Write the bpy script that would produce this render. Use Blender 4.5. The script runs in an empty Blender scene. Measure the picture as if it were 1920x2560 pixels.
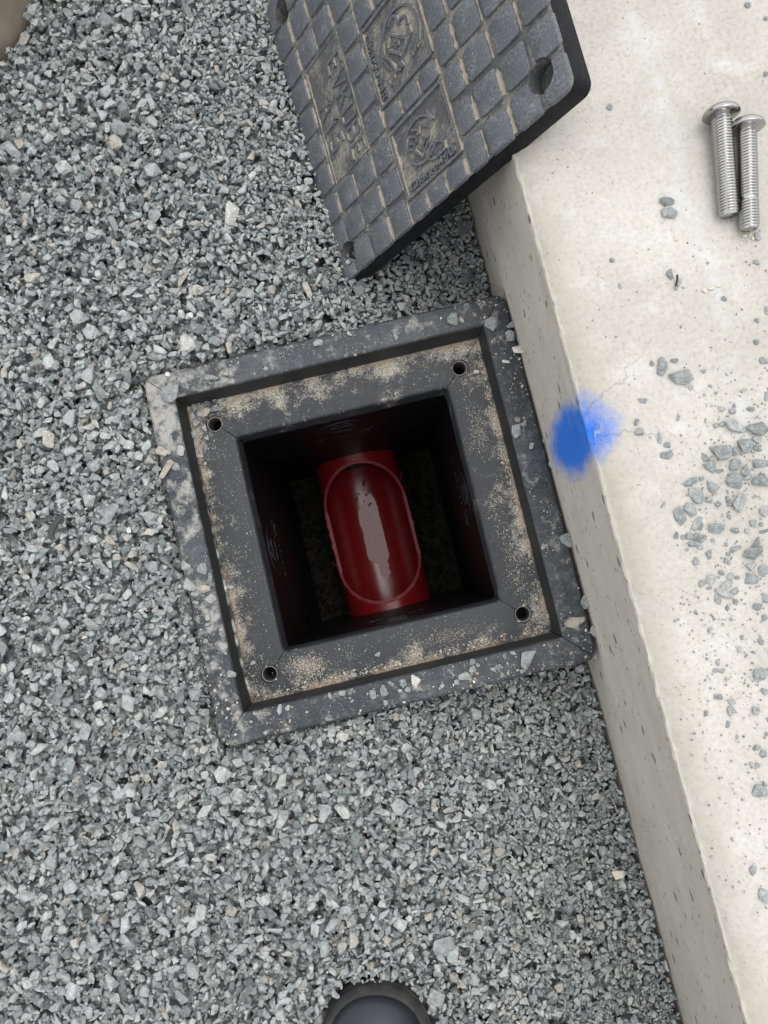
import bpy, bmesh, math, random
import numpy as np
from mathutils import Vector, Matrix, Euler, noise as mnoise

random.seed(7)
rng = np.random.default_rng(11)
S = bpy.context.scene
COL = S.collection

# ------------------------------------------------------------------ camera
cam = bpy.data.cameras.new('camera')
cam.sensor_fit = 'VERTICAL'
cam.sensor_height = 32.0
cam.sensor_width = 24.0
cam.lens = 32.0 * 1850.0 / 2560.0
cam.clip_start = 0.01
cam.clip_end = 200.0
CAM = bpy.data.objects.new('camera', cam)
COL.objects.link(CAM)
CR = Matrix(((0.999838, 0.001450, 0.017962), (0.0, 0.996756, -0.080483), (-0.018020, 0.080470, 0.996594)))
CAM.matrix_world = Matrix.Translation((0.03157, -0.05833, 0.79877)) @ CR.to_4x4()
S.camera = CAM

# ------------------------------------------------------------------ light: bright overcast, weak soft sun from the upper right
SUN_AZ = math.radians(60)      # from +x towards +y
SUN_EL = math.radians(72)
world = bpy.data.worlds.new('World')
S.world = world
world.use_nodes = True
wn = world.node_tree
wn.nodes.clear()
sky = wn.nodes.new('ShaderNodeTexSky')
sky.sky_type = 'NISHITA'
sky.sun_disc = False
sky.sun_elevation = SUN_EL
sky.sun_rotation = math.radians(90) - SUN_AZ
sky.dust_density = 4.0
sky.air_density = 1.0
bw = wn.nodes.new('ShaderNodeRGBToBW')
mixw = wn.nodes.new('ShaderNodeMix')
mixw.data_type = 'RGBA'
mixw.inputs[0].default_value = 0.86
bgn = wn.nodes.new('ShaderNodeBackground')
bgn.inputs[1].default_value = 0.15
outw = wn.nodes.new('ShaderNodeOutputWorld')
wn.links.new(sky.outputs[0], bw.inputs[0])
wn.links.new(sky.outputs[0], mixw.inputs[6])
wn.links.new(bw.outputs[0], mixw.inputs[7])
cloud = wn.nodes.new('ShaderNodeMix')          # an even layer of cloud over the clear sky
cloud.data_type = 'RGBA'
cloud.inputs[0].default_value = 0.72
cloud.inputs[7].default_value = (7.0, 7.1, 7.2, 1)
wn.links.new(mixw.outputs[2], cloud.inputs[6])
wn.links.new(cloud.outputs[2], bgn.inputs[0])
wn.links.new(bgn.outputs[0], outw.inputs[0])
sl = bpy.data.lights.new('sun', 'SUN')
sl.energy = 0.7
sl.angle = math.radians(45)
sl.color = (1.0, 0.97, 0.93)
SUN = bpy.data.objects.new('sun', sl)
COL.objects.link(SUN)
sd = Vector((math.cos(SUN_EL) * math.cos(SUN_AZ), math.cos(SUN_EL) * math.sin(SUN_AZ), math.sin(SUN_EL)))
SUN.rotation_euler = sd.to_track_quat('Z', 'Y').to_euler()
SUN.location = sd * 5

S.view_settings.view_transform = 'Standard'
S.view_settings.look = 'None'
S.view_settings.gamma = 1.0
S.view_settings.use_curve_mapping = False
S.view_settings.exposure = 0.76
S.render.engine = 'CYCLES'
S.cycles.max_bounces = 5
S.cycles.use_adaptive_sampling = True
S.cycles.adaptive_threshold = 0.02
S.cycles.use_denoising = True


# ------------------------------------------------------------------ helpers
def tag(o, label=None, cat=None, group=None, kind=None):
    if label: o['label'] = label
    if cat: o['category'] = cat
    if group: o['group'] = group
    if kind: o['kind'] = kind
    return o

def empty(name, mat=None):
    o = bpy.data.objects.new(name, None)
    o.empty_display_size = 0.05
    COL.objects.link(o)
    if mat is not None: o.matrix_world = mat
    return o

def link(name, me, mat=None, parent=None, smooth=None):
    o = bpy.data.objects.new(name, me)
    COL.objects.link(o)
    if mat is not None and not me.materials: me.materials.append(mat)
    if parent is not None: o.parent = parent
    if smooth is not None:
        me.polygons.foreach_set('use_smooth', [smooth] * len(me.polygons))
    return o

def from_bm(bm, name, mat=None, parent=None, smooth=False):
    me = bpy.data.meshes.new(name)
    bm.to_mesh(me); bm.free()
    return link(name, me, mat, parent, smooth)

def from_py(name, v, f, mat=None, parent=None, smooth=False):
    me = bpy.data.meshes.new(name)
    me.from_pydata([tuple(p) for p in v], [], f)
    me.update()
    return link(name, me, mat, parent, smooth)

def autosmooth(o, deg=35):
    me = o.data
    a = math.radians(deg)
    me.polygons.foreach_set('use_smooth', [True] * len(me.polygons))
    bm = bmesh.new(); bm.from_mesh(me)
    for e in bm.edges:
        e.smooth = len(e.link_faces) == 2 and e.calc_face_angle(0) < a
    bm.to_mesh(me); bm.free()

def bake(o):
    """apply an object's modifiers to its own mesh"""
    dg = bpy.context.evaluated_depsgraph_get()
    dg.update()
    me = bpy.data.meshes.new_from_object(o.evaluated_get(dg), depsgraph=dg)
    o.modifiers.clear()
    o.data = me

def cyl_bm(r, z0, z1, n=32, c=(0, 0)):
    bm = bmesh.new()
    a = [bm.verts.new((c[0] + r * math.cos(t * 2 * math.pi / n), c[1] + r * math.sin(t * 2 * math.pi / n), z0)) for t in range(n)]
    b = [bm.verts.new((v.co.x, v.co.y, z1)) for v in a]
    for i in range(n):
        j = (i + 1) % n
        bm.faces.new((a[i], a[j], b[j], b[i]))
    bm.faces.new(list(reversed(a))); bm.faces.new(b)
    return bm

def n3(x, y=0., z=0.):
    return mnoise.noise(Vector((x, y, z)))

class NT:
    """small node-graph builder"""
    def __init__(self, name):
        self.m = bpy.data.materials.new(name)
        self.m.use_nodes = True
        self.t = self.m.node_tree
        self.t.nodes.clear()
        self.out = self.t.nodes.new('ShaderNodeOutputMaterial')
        self.p = self.t.nodes.new('ShaderNodeBsdfPrincipled')
        self.t.links.new(self.p.outputs[0], self.out.inputs[0])
    def set(self, sock, v):
        if isinstance(v, bpy.types.NodeSocket): self.t.links.new(v, sock)
        elif isinstance(v, (tuple, list)) and len(v) == 3 and sock.type == 'RGBA': sock.default_value = (*v, 1)
        else: sock.default_value = v
    def n(self, kind, **kw):
        nd = self.t.nodes.new(kind)
        for k, v in kw.items(): setattr(nd, k, v)
        return nd
    def bs(self, **kw):
        for k, v in kw.items():
            self.set(self.p.inputs[{'col': 'Base Color', 'rough': 'Roughness', 'metal': 'Metallic', 'normal': 'Normal', 'ior': 'IOR', 'spec': 'Specular IOR Level', 'alpha': 'Alpha', 'sheen': 'Sheen Weight', 'coat': 'Coat Weight'}[k]], v)
        return self
    def coord(self, kind='Object'):
        return self.n('ShaderNodeTexCoord').outputs[kind]
    def mapping(self, vec, scale=(1, 1, 1), loc=(0, 0, 0), rot=(0, 0, 0)):
        m = self.n('ShaderNodeMapping')
        self.set(m.inputs[0], vec)
        m.inputs[1].default_value = loc; m.inputs[2].default_value = rot; m.inputs[3].default_value = scale
        return m.outputs[0]
    def noise(self, vec, scale, detail=4, rough=.55, dist=0.):
        t = self.n('ShaderNodeTexNoise')
        self.set(t.inputs['Vector'], vec)
        t.inputs['Scale'].default_value = scale; t.inputs['Detail'].default_value = detail
        t.inputs['Roughness'].default_value = rough; t.inputs['Distortion'].default_value = dist
        return t.outputs[0]
    def voro(self, vec, scale, feature='F1', rnd=1.):
        t = self.n('ShaderNodeTexVoronoi', feature=feature)
        self.set(t.inputs['Vector'], vec)
        t.inputs['Scale'].default_value = scale; t.inputs['Randomness'].default_value = rnd
        return t
    def ramp(self, fac, stops, interp='LINEAR'):
        r = self.n('ShaderNodeValToRGB')
        self.set(r.inputs[0], fac)
        cr = r.color_ramp; cr.interpolation = interp
        while len(cr.elements) < len(stops): cr.elements.new(0.5)
        for e, (p, c) in zip(cr.elements, stops):
            e.position = p
            e.color = (c, c, c, 1) if isinstance(c, (int, float)) else (*c, 1)
        return r.outputs[0]
    def mix(self, fac, a, b, blend='MIX'):
        m = self.n('ShaderNodeMix', data_type='RGBA', blend_type=blend)
        self.set(m.inputs[0], fac); self.set(m.inputs[6], a); self.set(m.inputs[7], b)
        return m.outputs[2]
    def math(self, op, a, b=0., clamp=False):
        m = self.n('ShaderNodeMath', operation=op, use_clamp=clamp)
        self.set(m.inputs[0], a); self.set(m.inputs[1], b)
        return m.outputs[0]
    def range(self, v, a, b, c=0., d=1.):
        m = self.n('ShaderNodeMapRange')
        for i, q in enumerate((v, a, b, c, d)): self.set(m.inputs[i], q)
        return m.outputs[0]
    def sep(self, vec):
        m = self.n('ShaderNodeSeparateXYZ'); self.set(m.inputs[0], vec)
        return m.outputs
    def bump(self, h, strength=.4, dist=.001, normal=None):
        b = self.n('ShaderNodeBump')
        self.set(b.inputs['Height'], h)
        b.inputs['Strength'].default_value = strength; b.inputs['Distance'].default_value = dist
        if normal is not None: self.set(b.inputs['Normal'], normal)
        return b.outputs[0]

# ------------------------------------------------------------------ materials
def stone_material(name, stops):
    k = NT(name)
    rnd = k.n('ShaderNodeObjectInfo').outputs['Random']
    base = k.ramp(rnd, stops, 'LINEAR')
    oc = k.coord()
    off = k.n('ShaderNodeVectorMath', operation='SCALE')
    k.set(off.inputs[0], (7.1, 3.3, 9.7)); k.set(off.inputs[3], rnd)
    ad = k.n('ShaderNodeVectorMath', operation='ADD')
    k.set(ad.inputs[0], oc); k.set(ad.inputs[1], off.outputs[0])
    v = ad.outputs[0]
    a = k.ramp(k.noise(v, 1.6, 5, .65), [(.28, .66), (.5, 1.0), (.74, 1.32)])
    col = k.mix(1., base, a, 'MULTIPLY')
    b = k.ramp(k.noise(v, 5.5, 4, .7), [(.3, .74), (.55, 1.0), (.72, 1.25)])
    col = k.mix(1., col, b, 'MULTIPLY')
    dust = k.ramp(k.noise(v, 3.1, 3, .6), [(.56, 0.), (.75, .55)])
    col = k.mix(dust, col, (.52, .53, .51))
    k.bs(col=col, rough=.88, spec=.3, normal=k.bump(k.noise(v, 6., 5, .65), .55, .12))
    return k.m

M_STONE = stone_material('grey_stone', [(0, (.20, .222, .222)), (.15, (.29, .318, .317)), (.45, (.382, .415, .411)), (.70, (.462, .492, .484)), (.90, (.53, .555, .54)), (.945, (.45, .425, .38)), (.982, (.52, .50, .46)), (1, (.64, .64, .62))])
M_LOOSE = stone_material('loose_stone', [(0, (.27, .292, .292)), (.4, (.335, .36, .357)), (.8, (.40, .42, .413)), (1, (.47, .48, .465))])
M_TAN = stone_material('tan_stone', [(0, (.44, .40, .34)), (1, (.52, .485, .42))])
M_PALE = stone_material('pale_stone', [(0, (.56, .56, .535)), (1, (.66, .655, .62))])
M_WHITE = stone_material('white_chip', [(0, (.74, .72, .68)), (1, (.80, .79, .76))])
M_DARKST = stone_material('dark_chip', [(0, (.16, .17, .175)), (1, (.22, .23, .235))])

def m_ground():
    k = NT('gravel_ground'); c = k.coord()
    v = k.voro(c, 95.)
    col = k.ramp(v.outputs['Color'], [(0, (.2, .215, .215)), (.5, (.32, .34, .335)), (1, (.44, .455, .445))])
    col = k.mix(k.range(v.outputs['Distance'], .3, .7), col, (.03, .032, .032))
    k.bs(col=col, rough=.95, normal=k.bump(v.outputs['Distance'], 1., .006))
    return k.m
M_GROUND = m_ground()

def m_plastic(name, dusty=.5, base=(.020, .021, .024), seed=0., scale=1., grit=True, bump=.35, spec=.5, blotch=.45):
    """black recycled plastic with pale scuffs, dust and splashed grit"""
    k = NT(name); c = k.mapping(k.coord(), loc=(seed, seed * .7, 0), scale=(scale,) * 3)
    big = k.noise(c, 14., 5, .6)
    med = k.noise(c, 60., 5, .62, .3)
    fine = k.noise(c, 420., 3, .6)
    speck = k.voro(c, 330.)
    d1 = k.range(k.math('ADD', k.math('MULTIPLY', big, .55), k.math('MULTIPLY', med, .45)), .47, .66)
    d2 = k.math('MULTIPLY', k.range(med, .52, .72), k.range(fine, .42, .68), True)
    dust = k.math('MULTIPLY', k.math('ADD', k.math('MULTIPLY', d1, blotch), k.math('MULTIPLY', d2, .8), True), dusty, True)
    body = k.mix(k.range(fine, .3, .7), base, tuple(x * 2.0 + .006 for x in base))
    col = k.mix(dust, body, (.25, .260, .262))
    # long fine scratches
    sc = k.noise(k.mapping(c, (30, 900, 60), rot=(0, 0, .6)), 1., 2, .5)
    scr = k.math('MULTIPLY', k.range(sc, .69, .76), .30 * dusty * 2, True)
    col = k.mix(scr, col, (.22, .225, .23))
    if grit:
        g = k.math('MULTIPLY', k.range(speck.outputs['Distance'], .20, .14), k.range(k.noise(c, 33., 3, .6), .50, .62), True)
        col = k.mix(k.math('MULTIPLY', g, .85), col, (.40, .38, .34))
    h = k.math('ADD', k.math('MULTIPLY', fine, .5), k.math('MULTIPLY', med, .7))
    k.bs(col=col, rough=k.range(dust, 0., .6, .42, .85), spec=spec, normal=k.bump(h, bump, .0012))
    return k.m
def add_ledge_sand(m):
    k = NT.__new__(NT); k.m = m; k.t = m.node_tree; k.p = [n for n in k.t.nodes if n.type == 'BSDF_PRINCIPLED'][0]
    old = k.p.inputs['Base Color'].links[0].from_socket
    c = k.coord(); xyz = k.sep(c)
    ax = k.math('ABSOLUTE', xyz[0]); ay = k.math('ABSOLUTE', xyz[1]); d = k.math('MAXIMUM', ax, ay)
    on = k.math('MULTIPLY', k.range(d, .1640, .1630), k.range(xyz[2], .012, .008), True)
    n1 = k.noise(c, 26., 4, .6); n2 = k.noise(c, 500., 3, .65); n3_ = k.noise(c, 90., 4, .65)
    side = k.math('ADD', k.math('MULTIPLY', k.range(k.math('SUBTRACT', xyz[1], ax), -.02, .01), .14), k.math('MULTIPLY', k.range(k.math('SUBTRACT', xyz[0], ay), -.02, .01), .10))
    edge = k.math('ADD', k.range(d, .132, .162, 0., .48), side)
    s = k.math('ADD', edge, k.math('MULTIPLY', k.math('SUBTRACT', n1, .5), 1.7))
    s = k.math('ADD', s, k.math('ADD', k.math('MULTIPLY', k.math('SUBTRACT', n2, .5), .9), k.math('MULTIPLY', k.math('SUBTRACT', n3_, .5), 1.3)))
    s = k.math('MULTIPLY', k.range(s, .34, .76), on, True)
    flat = k.range(d, .1672, .1682)
    cx = k.n('ShaderNodeVectorMath', operation='DISTANCE'); k.set(cx.inputs[0], c); cx.inputs[1].default_value = (-.185, .178, .035)
    pale = k.math('ADD', k.range(cx.outputs['Value'], .10, .02, 0., .28), k.range(xyz[0], -.160, -.172, 0., .14))
    pale = k.math('ADD', pale, k.range(d, .166, .169, 0., .05))
    pale = k.math('ADD', pale, k.math('ADD', k.math('MULTIPLY', k.math('SUBTRACT', n3_, .5), 1.6), k.math('MULTIPLY', k.math('SUBTRACT', n1, .5), .9)))
    pale = k.math('MULTIPLY', k.range(pale, .16, .50), flat, True)
    old = k.mix(k.math('MULTIPLY', pale, .75), old, k.mix(n2, (.22, .215, .20), (.44, .43, .40)))
    old = k.mix(k.math('MULTIPLY', on, .62), old, (.012, .0138, .0165))      # sunk ledge: less dust, and the darker sky it mirrors put into its colour
    wall = k.math('MULTIPLY', k.range(d, .1628, .1636), k.range(d, .1676, .1668), True)
    old = k.mix(k.math('MULTIPLY', wall, .85), old, (.016, .015, .014))
    col = k.mix(k.math('MULTIPLY', s, .9), old, k.mix(k.range(n2, .35, .65), (.17, .152, .123), (.43, .395, .33)))
    rust = k.math('MULTIPLY', k.math('MULTIPLY', k.range(d, .1555, .1620), k.range(n1, .44, .58), True), on, True)
    col = k.mix(k.math('MULTIPLY', rust, .45), col, (.22, .135, .07))
    k.t.links.new(col, k.p.inputs['Base Color'])
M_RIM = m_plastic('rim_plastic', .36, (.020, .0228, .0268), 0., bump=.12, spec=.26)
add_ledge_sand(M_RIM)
M_LID = m_plastic('lid_plastic', .75, (.028, .030, .035), 3.1)
M_LIDSIDE = m_plastic('lid_side_plastic', .035, (.004, .004, .005), 5., grit=False, spec=.10)
M_PAD = m_plastic('pad_plastic', .80, (.046, .0495, .056), 8., spec=.5, blotch=.12, bump=.2)

def m_wall():
    k = NT('pit_wall_plastic'); c = k.coord()
    f = k.noise(k.mapping(c, (8, 8, 220)), 1., 3, .6)
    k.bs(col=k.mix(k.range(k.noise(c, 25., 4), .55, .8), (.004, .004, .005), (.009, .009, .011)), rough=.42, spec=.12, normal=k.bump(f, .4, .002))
    return k.m
M_PITWALL = m_wall()

def m_sandplate():
    """lid base: black plastic with pale sand caught in the grooves"""
    k = NT('grooved_plate'); c = k.coord()
    n1 = k.noise(c, 38., 5, .65); n2 = k.noise(c, 300., 3, .6); n4 = k.noise(c, 9., 3, .5)
    s = k.range(k.math('ADD', k.math('ADD', k.math('MULTIPLY', n1, .6), k.math('MULTIPLY', n4, .35)), k.math('MULTIPLY', n2, .25)), .56, .80)
    col = k.mix(k.math('MULTIPLY', s, .85, True), k.mix(n2, (.030, .031, .035), (.088, .088, .09)), k.mix(n2, (.24, .22, .18), (.38, .35, .29)))
    k.bs(col=col, rough=.8, normal=k.bump(n2, .5, .001))
    return k.m
M_PLATE = m_sandplate()

def m_sand(name='sand', a=(.19, .166, .13), b=(.31, .28, .225)):
    k = NT(name); c = k.coord('Object'); n = k.noise(c, 900., 2, .6)
    k.bs(col=k.mix(k.range(n, .35, .65), a, b), rough=.95, normal=k.bump(n, .8, .001))
    return k.m
M_SAND = m_sand()
def m_grain():
    k = NT('sand_grain'); r = k.n('ShaderNodeObjectInfo').outputs['Random']
    k.bs(col=k.ramp(r, [(0, (.20, .18, .15)), (.35, (.36, .33, .28)), (.7, (.46, .43, .37)), (.88, (.40, .26, .15)), (1, (.72, .70, .66))]), rough=.8)
    return k.m
M_GRAIN = m_grain()

# kerb-aligned frame: local x = depth into the concrete, y = along the edge, z up
KD = Vector((-.2352, .9719, 0)); KN = Vector((.9719, .2352, 0)); KM = .1987
KMAT = Matrix(((KN.x, KD.x, 0, KN.x * KM), (KN.y, KD.y, 0, KN.y * KM), (0, 0, 1, 0), (0, 0, 0, 1)))
KZ = .196

def m_concrete():
    k = NT('concrete'); c = k.coord(); xyz = k.sep(c)
    geo = k.n('ShaderNodeNewGeometry')
    nz = k.sep(geo.outputs['Normal'])[2]
    top = k.range(nz, .35, .8)
    big = k.noise(c, 7., 4, .55); med = k.noise(c, 34., 5, .62); fine = k.noise(c, 260., 4, .6)
    # trowelled top: pale, warm clouding, brush streaks
    t = k.mix(k.range(big, .35, .68), (.375, .358, .324), (.462, .445, .412))
    t = k.mix(k.math('MULTIPLY', k.range(med, .52, .75), .55), t, (.54, .53, .507))
    warm = k.math('MULTIPLY', k.range(k.noise(k.mapping(c, loc=(3, 1, 0)), 16., 4, .6), .58, .78), .45)
    t = k.mix(warm, t, (.39, .35, .285))
    streak = k.noise(k.mapping(c, (22, 240, 22), rot=(0, 0, .22)), 1., 3, .55)
    t = k.mix(k.math('MULTIPLY', k.range(streak, .55, .75), .14), t, (.42, .40, .36))
    t = k.mix(1., t, k.ramp(fine, [(.25, .80), (.5, 1.), (.8, 1.10)]), 'MULTIPLY')
    # pin holes on the top
    pv = k.voro(k.mapping(c, (1, 1, .2)), 150.)
    ph = k.math('MULTIPLY', k.range(pv.outputs['Distance'], .17, .11), k.range(k.sep(pv.outputs['Color'])[0], .72, .76), True)
    ph = k.math('MULTIPLY', ph, k.range(k.noise(c, 19., 2), .44, .56), True)
    pv2 = k.voro(k.mapping(c, (1, 1, .2), loc=(.3, .2, 0)), 330.)
    ph2 = k.math('MULTIPLY', k.range(pv2.outputs['Distance'], .26, .16), k.range(k.sep(pv2.outputs['Color'])[0], .80, .84), True)
    ph2 = k.math('MULTIPLY', ph2, k.range(k.noise(c, 27., 3), .46, .60), True)
    ph = k.math('MAXIMUM', ph, k.math('MULTIPLY', ph2, .7))
    # a pale screed seam further in
    seam = k.math('ABSOLUTE', k.math('SUBTRACT', k.math('ADD', xyz[0], k.math('MULTIPLY', k.noise(c, 13., 4, .6), .05)), .152))
    seam = k.math('MULTIPLY', k.range(seam, .010, .002), k.range(k.noise(c, 45., 4, .65), .42, .6), True)
    t = k.mix(k.math('MULTIPLY', seam, .5), t, (.48, .49, .50))
    # cast face: greyer, streaked along the form, elongated blow holes
    cw = k.noise(k.mapping(c, (9, 9, 14)), 1., 5, .6)
    fs = k.noise(k.mapping(c, (30, 11, 34)), 1., 5, .62)
    w = k.mix(k.range(fs, .3, .7), (.385, .360, .315), (.475, .450, .402))
    w = k.mix(k.math('MULTIPLY', k.range(med, .5, .72), .4), w, (.50, .48, .44))
    w = k.mix(k.math('MULTIPLY', k.range(cw, .5, .72), .5), w, (.36, .335, .285))
    w = k.mix(1., w, k.ramp(fine, [(.25, .88), (.5, 1.), (.8, 1.08)]), 'MULTIPLY')
    wd = k.n('ShaderNodeTexNoise'); k.set(wd.inputs['Vector'], c); wd.inputs['Scale'].default_value = 120.
    wo = k.n('ShaderNodeVectorMath', operation='MULTIPLY_ADD'); k.set(wo.inputs[0], wd.outputs['Color']); wo.inputs[1].default_value = (.0, .007, .004); k.set(wo.inputs[2], c)
    cwv = wo.outputs[0]
    wv = k.voro(k.mapping(cwv, (1, 32, 50), loc=(0, .3, .1), rot=(.10, 0, 0)), 1.)
    r1 = k.sep(wv.outputs['Color'])[0]
    hole = k.math('MULTIPLY', k.range(k.math('ADD', wv.outputs['Distance'], k.math('MULTIPLY', r1, .10)), .27, .21), k.range(r1, .74, .76), True)
    wv2 = k.voro(k.mapping(cwv, (1, 90, 170), loc=(0, .7, .4)), 1.)
    hole2 = k.math('MULTIPLY', k.range(wv2.outputs['Distance'], .22, .14), k.range(k.sep(wv2.outputs['Color'])[0], .90, .92), True)
    hole = k.math('MAXIMUM', hole, hole2)
    w = k.mix(k.math('MULTIPLY', hole, .8), w, (.11, .10, .085))
    t = k.mix(k.math('MULTIPLY', ph, .75), t, (.16, .145, .125))
    col = k.mix(top, w, t)
    # ochre lime staining along the edge, deepened to paint in the chamfer's shade
    ed = k.math('MULTIPLY', k.range(k.math('ABSOLUTE', k.math('SUBTRACT', xyz[0], .009)), .022, .004), k.range(med, .28, .55), True)
    ed = k.math('MULTIPLY', ed, top, True)
    col = k.mix(k.math('MULTIPLY', ed, .55), col, (.36, .325, .26))
    # a hairline crack running in from the painted edge
    cn = k.math('MULTIPLY', k.math('SUBTRACT', k.noise(c, 55., 3, .6), .5), .03)
    ck = k.math('ABSOLUTE', k.math('SUBTRACT', k.math('ADD', xyz[1], cn), k.math('ADD', k.math('MULTIPLY', xyz[0], .75), .022)))
    ck2 = k.math('ABSOLUTE', k.math('SUBTRACT', k.math('ADD', xyz[1], cn), k.math('ADD', k.math('MULTIPLY', xyz[0], -.35), .012)))
    crack = k.math('MULTIPLY', k.math('MAXIMUM', k.range(ck, .0009, .0003), k.range(ck2, .0009, .0003)), k.range(xyz[0], .085, .03), True)
    crack = k.math('MULTIPLY', crack, top, True)
    col = k.mix(k.math('MULTIPLY', crack, .30), col, (.16, .145, .12))
    # sprayed blue marking across the edge
    pc = k.n('ShaderNodeVectorMath', operation='DISTANCE')
    k.set(pc.inputs[0], k.mapping(c, (1.05, 1.22, .50))); pc.inputs[1].default_value = (-.010, .014 * 1.22, .132 * .50)
    pd = k.math('ADD', pc.outputs['Value'], k.math('MULTIPLY', k.math('SUBTRACT', k.noise(c, 30., 5, .75), .5), .036))
    pd = k.math('ADD', pd, k.math('MULTIPLY', k.math('SUBTRACT', k.noise(c, 1500., 2, .7), .5), .024))
    pd = k.math('SUBTRACT', pd, k.math('MULTIPLY', top, .003))
    pm = k.math('MULTIPLY', k.range(pd, .048, .029), k.math('SUBTRACT', 1., k.math('MULTIPLY', hole, .6)), True)
    pm = k.math('MULTIPLY', pm, k.range(k.noise(k.mapping(c, (30, 60, 200)), 1., 3), .20, .32), True)
    col = k.mix(k.math('MULTIPLY', pm, .96), col, k.mix(k.range(med, .3, .7), (.007, .115, .53), (.012, .155, .62)))
    h = k.math('ADD', k.math('MULTIPLY', fine, .35), k.math('MULTIPLY', med, .5))
    h = k.math('SUBTRACT', h, k.math('MULTIPLY', hole, k.math('SUBTRACT', 1.4, top)))
    h = k.math('SUBTRACT', h, k.math('ADD', k.math('MULTIPLY', ph, .8), crack))
    k.bs(col=col, rough=.9, spec=.25, normal=k.bump(h, .5, .0016))
    return k.m
M_CONC = m_concrete()

def m_red():
    k = NT('red_pipe_plastic'); c = k.coord()
    n = k.noise(k.mapping(c, (60, 6, 60)), 1., 4, .6)
    dirt = k.range(k.noise(c, 70., 5, .7), .55, .72)
    col = k.mix(n, (.10, .004, .006), (.15, .006, .008))
    col = k.mix(k.math('MULTIPLY', dirt, .3), col, (.10, .03, .028))
    k.bs(col=col, rough=.24, spec=.5, normal=k.bump(n, .05, .001))
    return k.m
M_RED = m_red()
def m_simple(name, col, rough=.6, metal=0., bump=0., scale=200., **kw):
    k = NT(name); c = k.coord(); n = k.noise(c, scale, 4, .6)
    col2 = k.mix(k.range(n, .3, .7), tuple(x * .8 for x in col), tuple(min(1, x * 1.2) for x in col))
    k.bs(col=col2, rough=rough, metal=metal, **kw)
    if bump: k.bs(normal=k.bump(n, bump, .001))
    return k.m
M_EMBOSS = m_simple('embossed_black', (.010, .010, .012), .45, bump=.3, spec=.14)
M_BURR = m_simple('sawn_red_edge', (.17, .022, .026), .6, bump=.5, scale=400)
M_MUD = m_simple('wet_mud', (.05, .03, .028), .35, bump=.8, scale=250)
M_SOIL = None
def m_soil():
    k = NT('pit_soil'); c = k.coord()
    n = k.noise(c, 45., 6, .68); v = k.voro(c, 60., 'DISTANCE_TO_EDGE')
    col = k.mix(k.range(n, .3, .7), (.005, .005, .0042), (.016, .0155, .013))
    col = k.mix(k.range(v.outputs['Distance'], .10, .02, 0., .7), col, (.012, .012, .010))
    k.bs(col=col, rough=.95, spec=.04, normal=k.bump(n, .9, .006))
    return k.m
M_SOIL = m_soil()
def m_water():
    k = NT('puddle_water'); c = k.coord()
    k.bs(col=(.12, .012, .015), rough=.06, ior=1.34, spec=.5, normal=k.bump(k.noise(c, 55., 4, .6, .4), .35, .0012))
    return k.m
M_WATER = m_water()
def m_steel():
    k = NT('stainless_steel'); c = k.coord()
    n = k.noise(k.mapping(c, (300, 300, 40)), 1., 3, .6)
    k.bs(col=k.mix(n, (.34, .336, .33), (.47, .465, .455)), rough=k.range(n, .3, .7, .16, .26), metal=1.)
    return k.m
M_STEEL = m_steel()
M_INSERT = m_simple('insert_metal', (.16, .155, .145), .4, .7, bump=.3)
M_NAVY = m_simple('navy_rubber', (.009, .0105, .017), .5, bump=.25, scale=330.)
def m_band():
    k = NT('boot_band_rubber'); c = k.coord(); n = k.noise(c, 30., 4, .55); f = k.noise(c, 320., 3)
    col = k.mix(k.range(n, .45, .75), (.018, .018, .019), (.050, .048, .046))
    k.bs(col=col, rough=.6, spec=.25, normal=k.bump(f, .4, .0008)); return k.m
M_BAND = m_band()
M_BEIGE = m_simple('beige_plastic', (.235, .20, .155), .5, scale=30.)
M_BLACKSCRAP = m_simple('black_rubber_scrap', (.03, .03, .034), .7, bump=.5)
M_CREAM = m_simple('cream_crumb', (.72, .66, .54), .9, bump=.8, scale=600)
M_TWIG = m_simple('dark_twig', (.02, .02, .022), .8, bump=.5)

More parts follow.
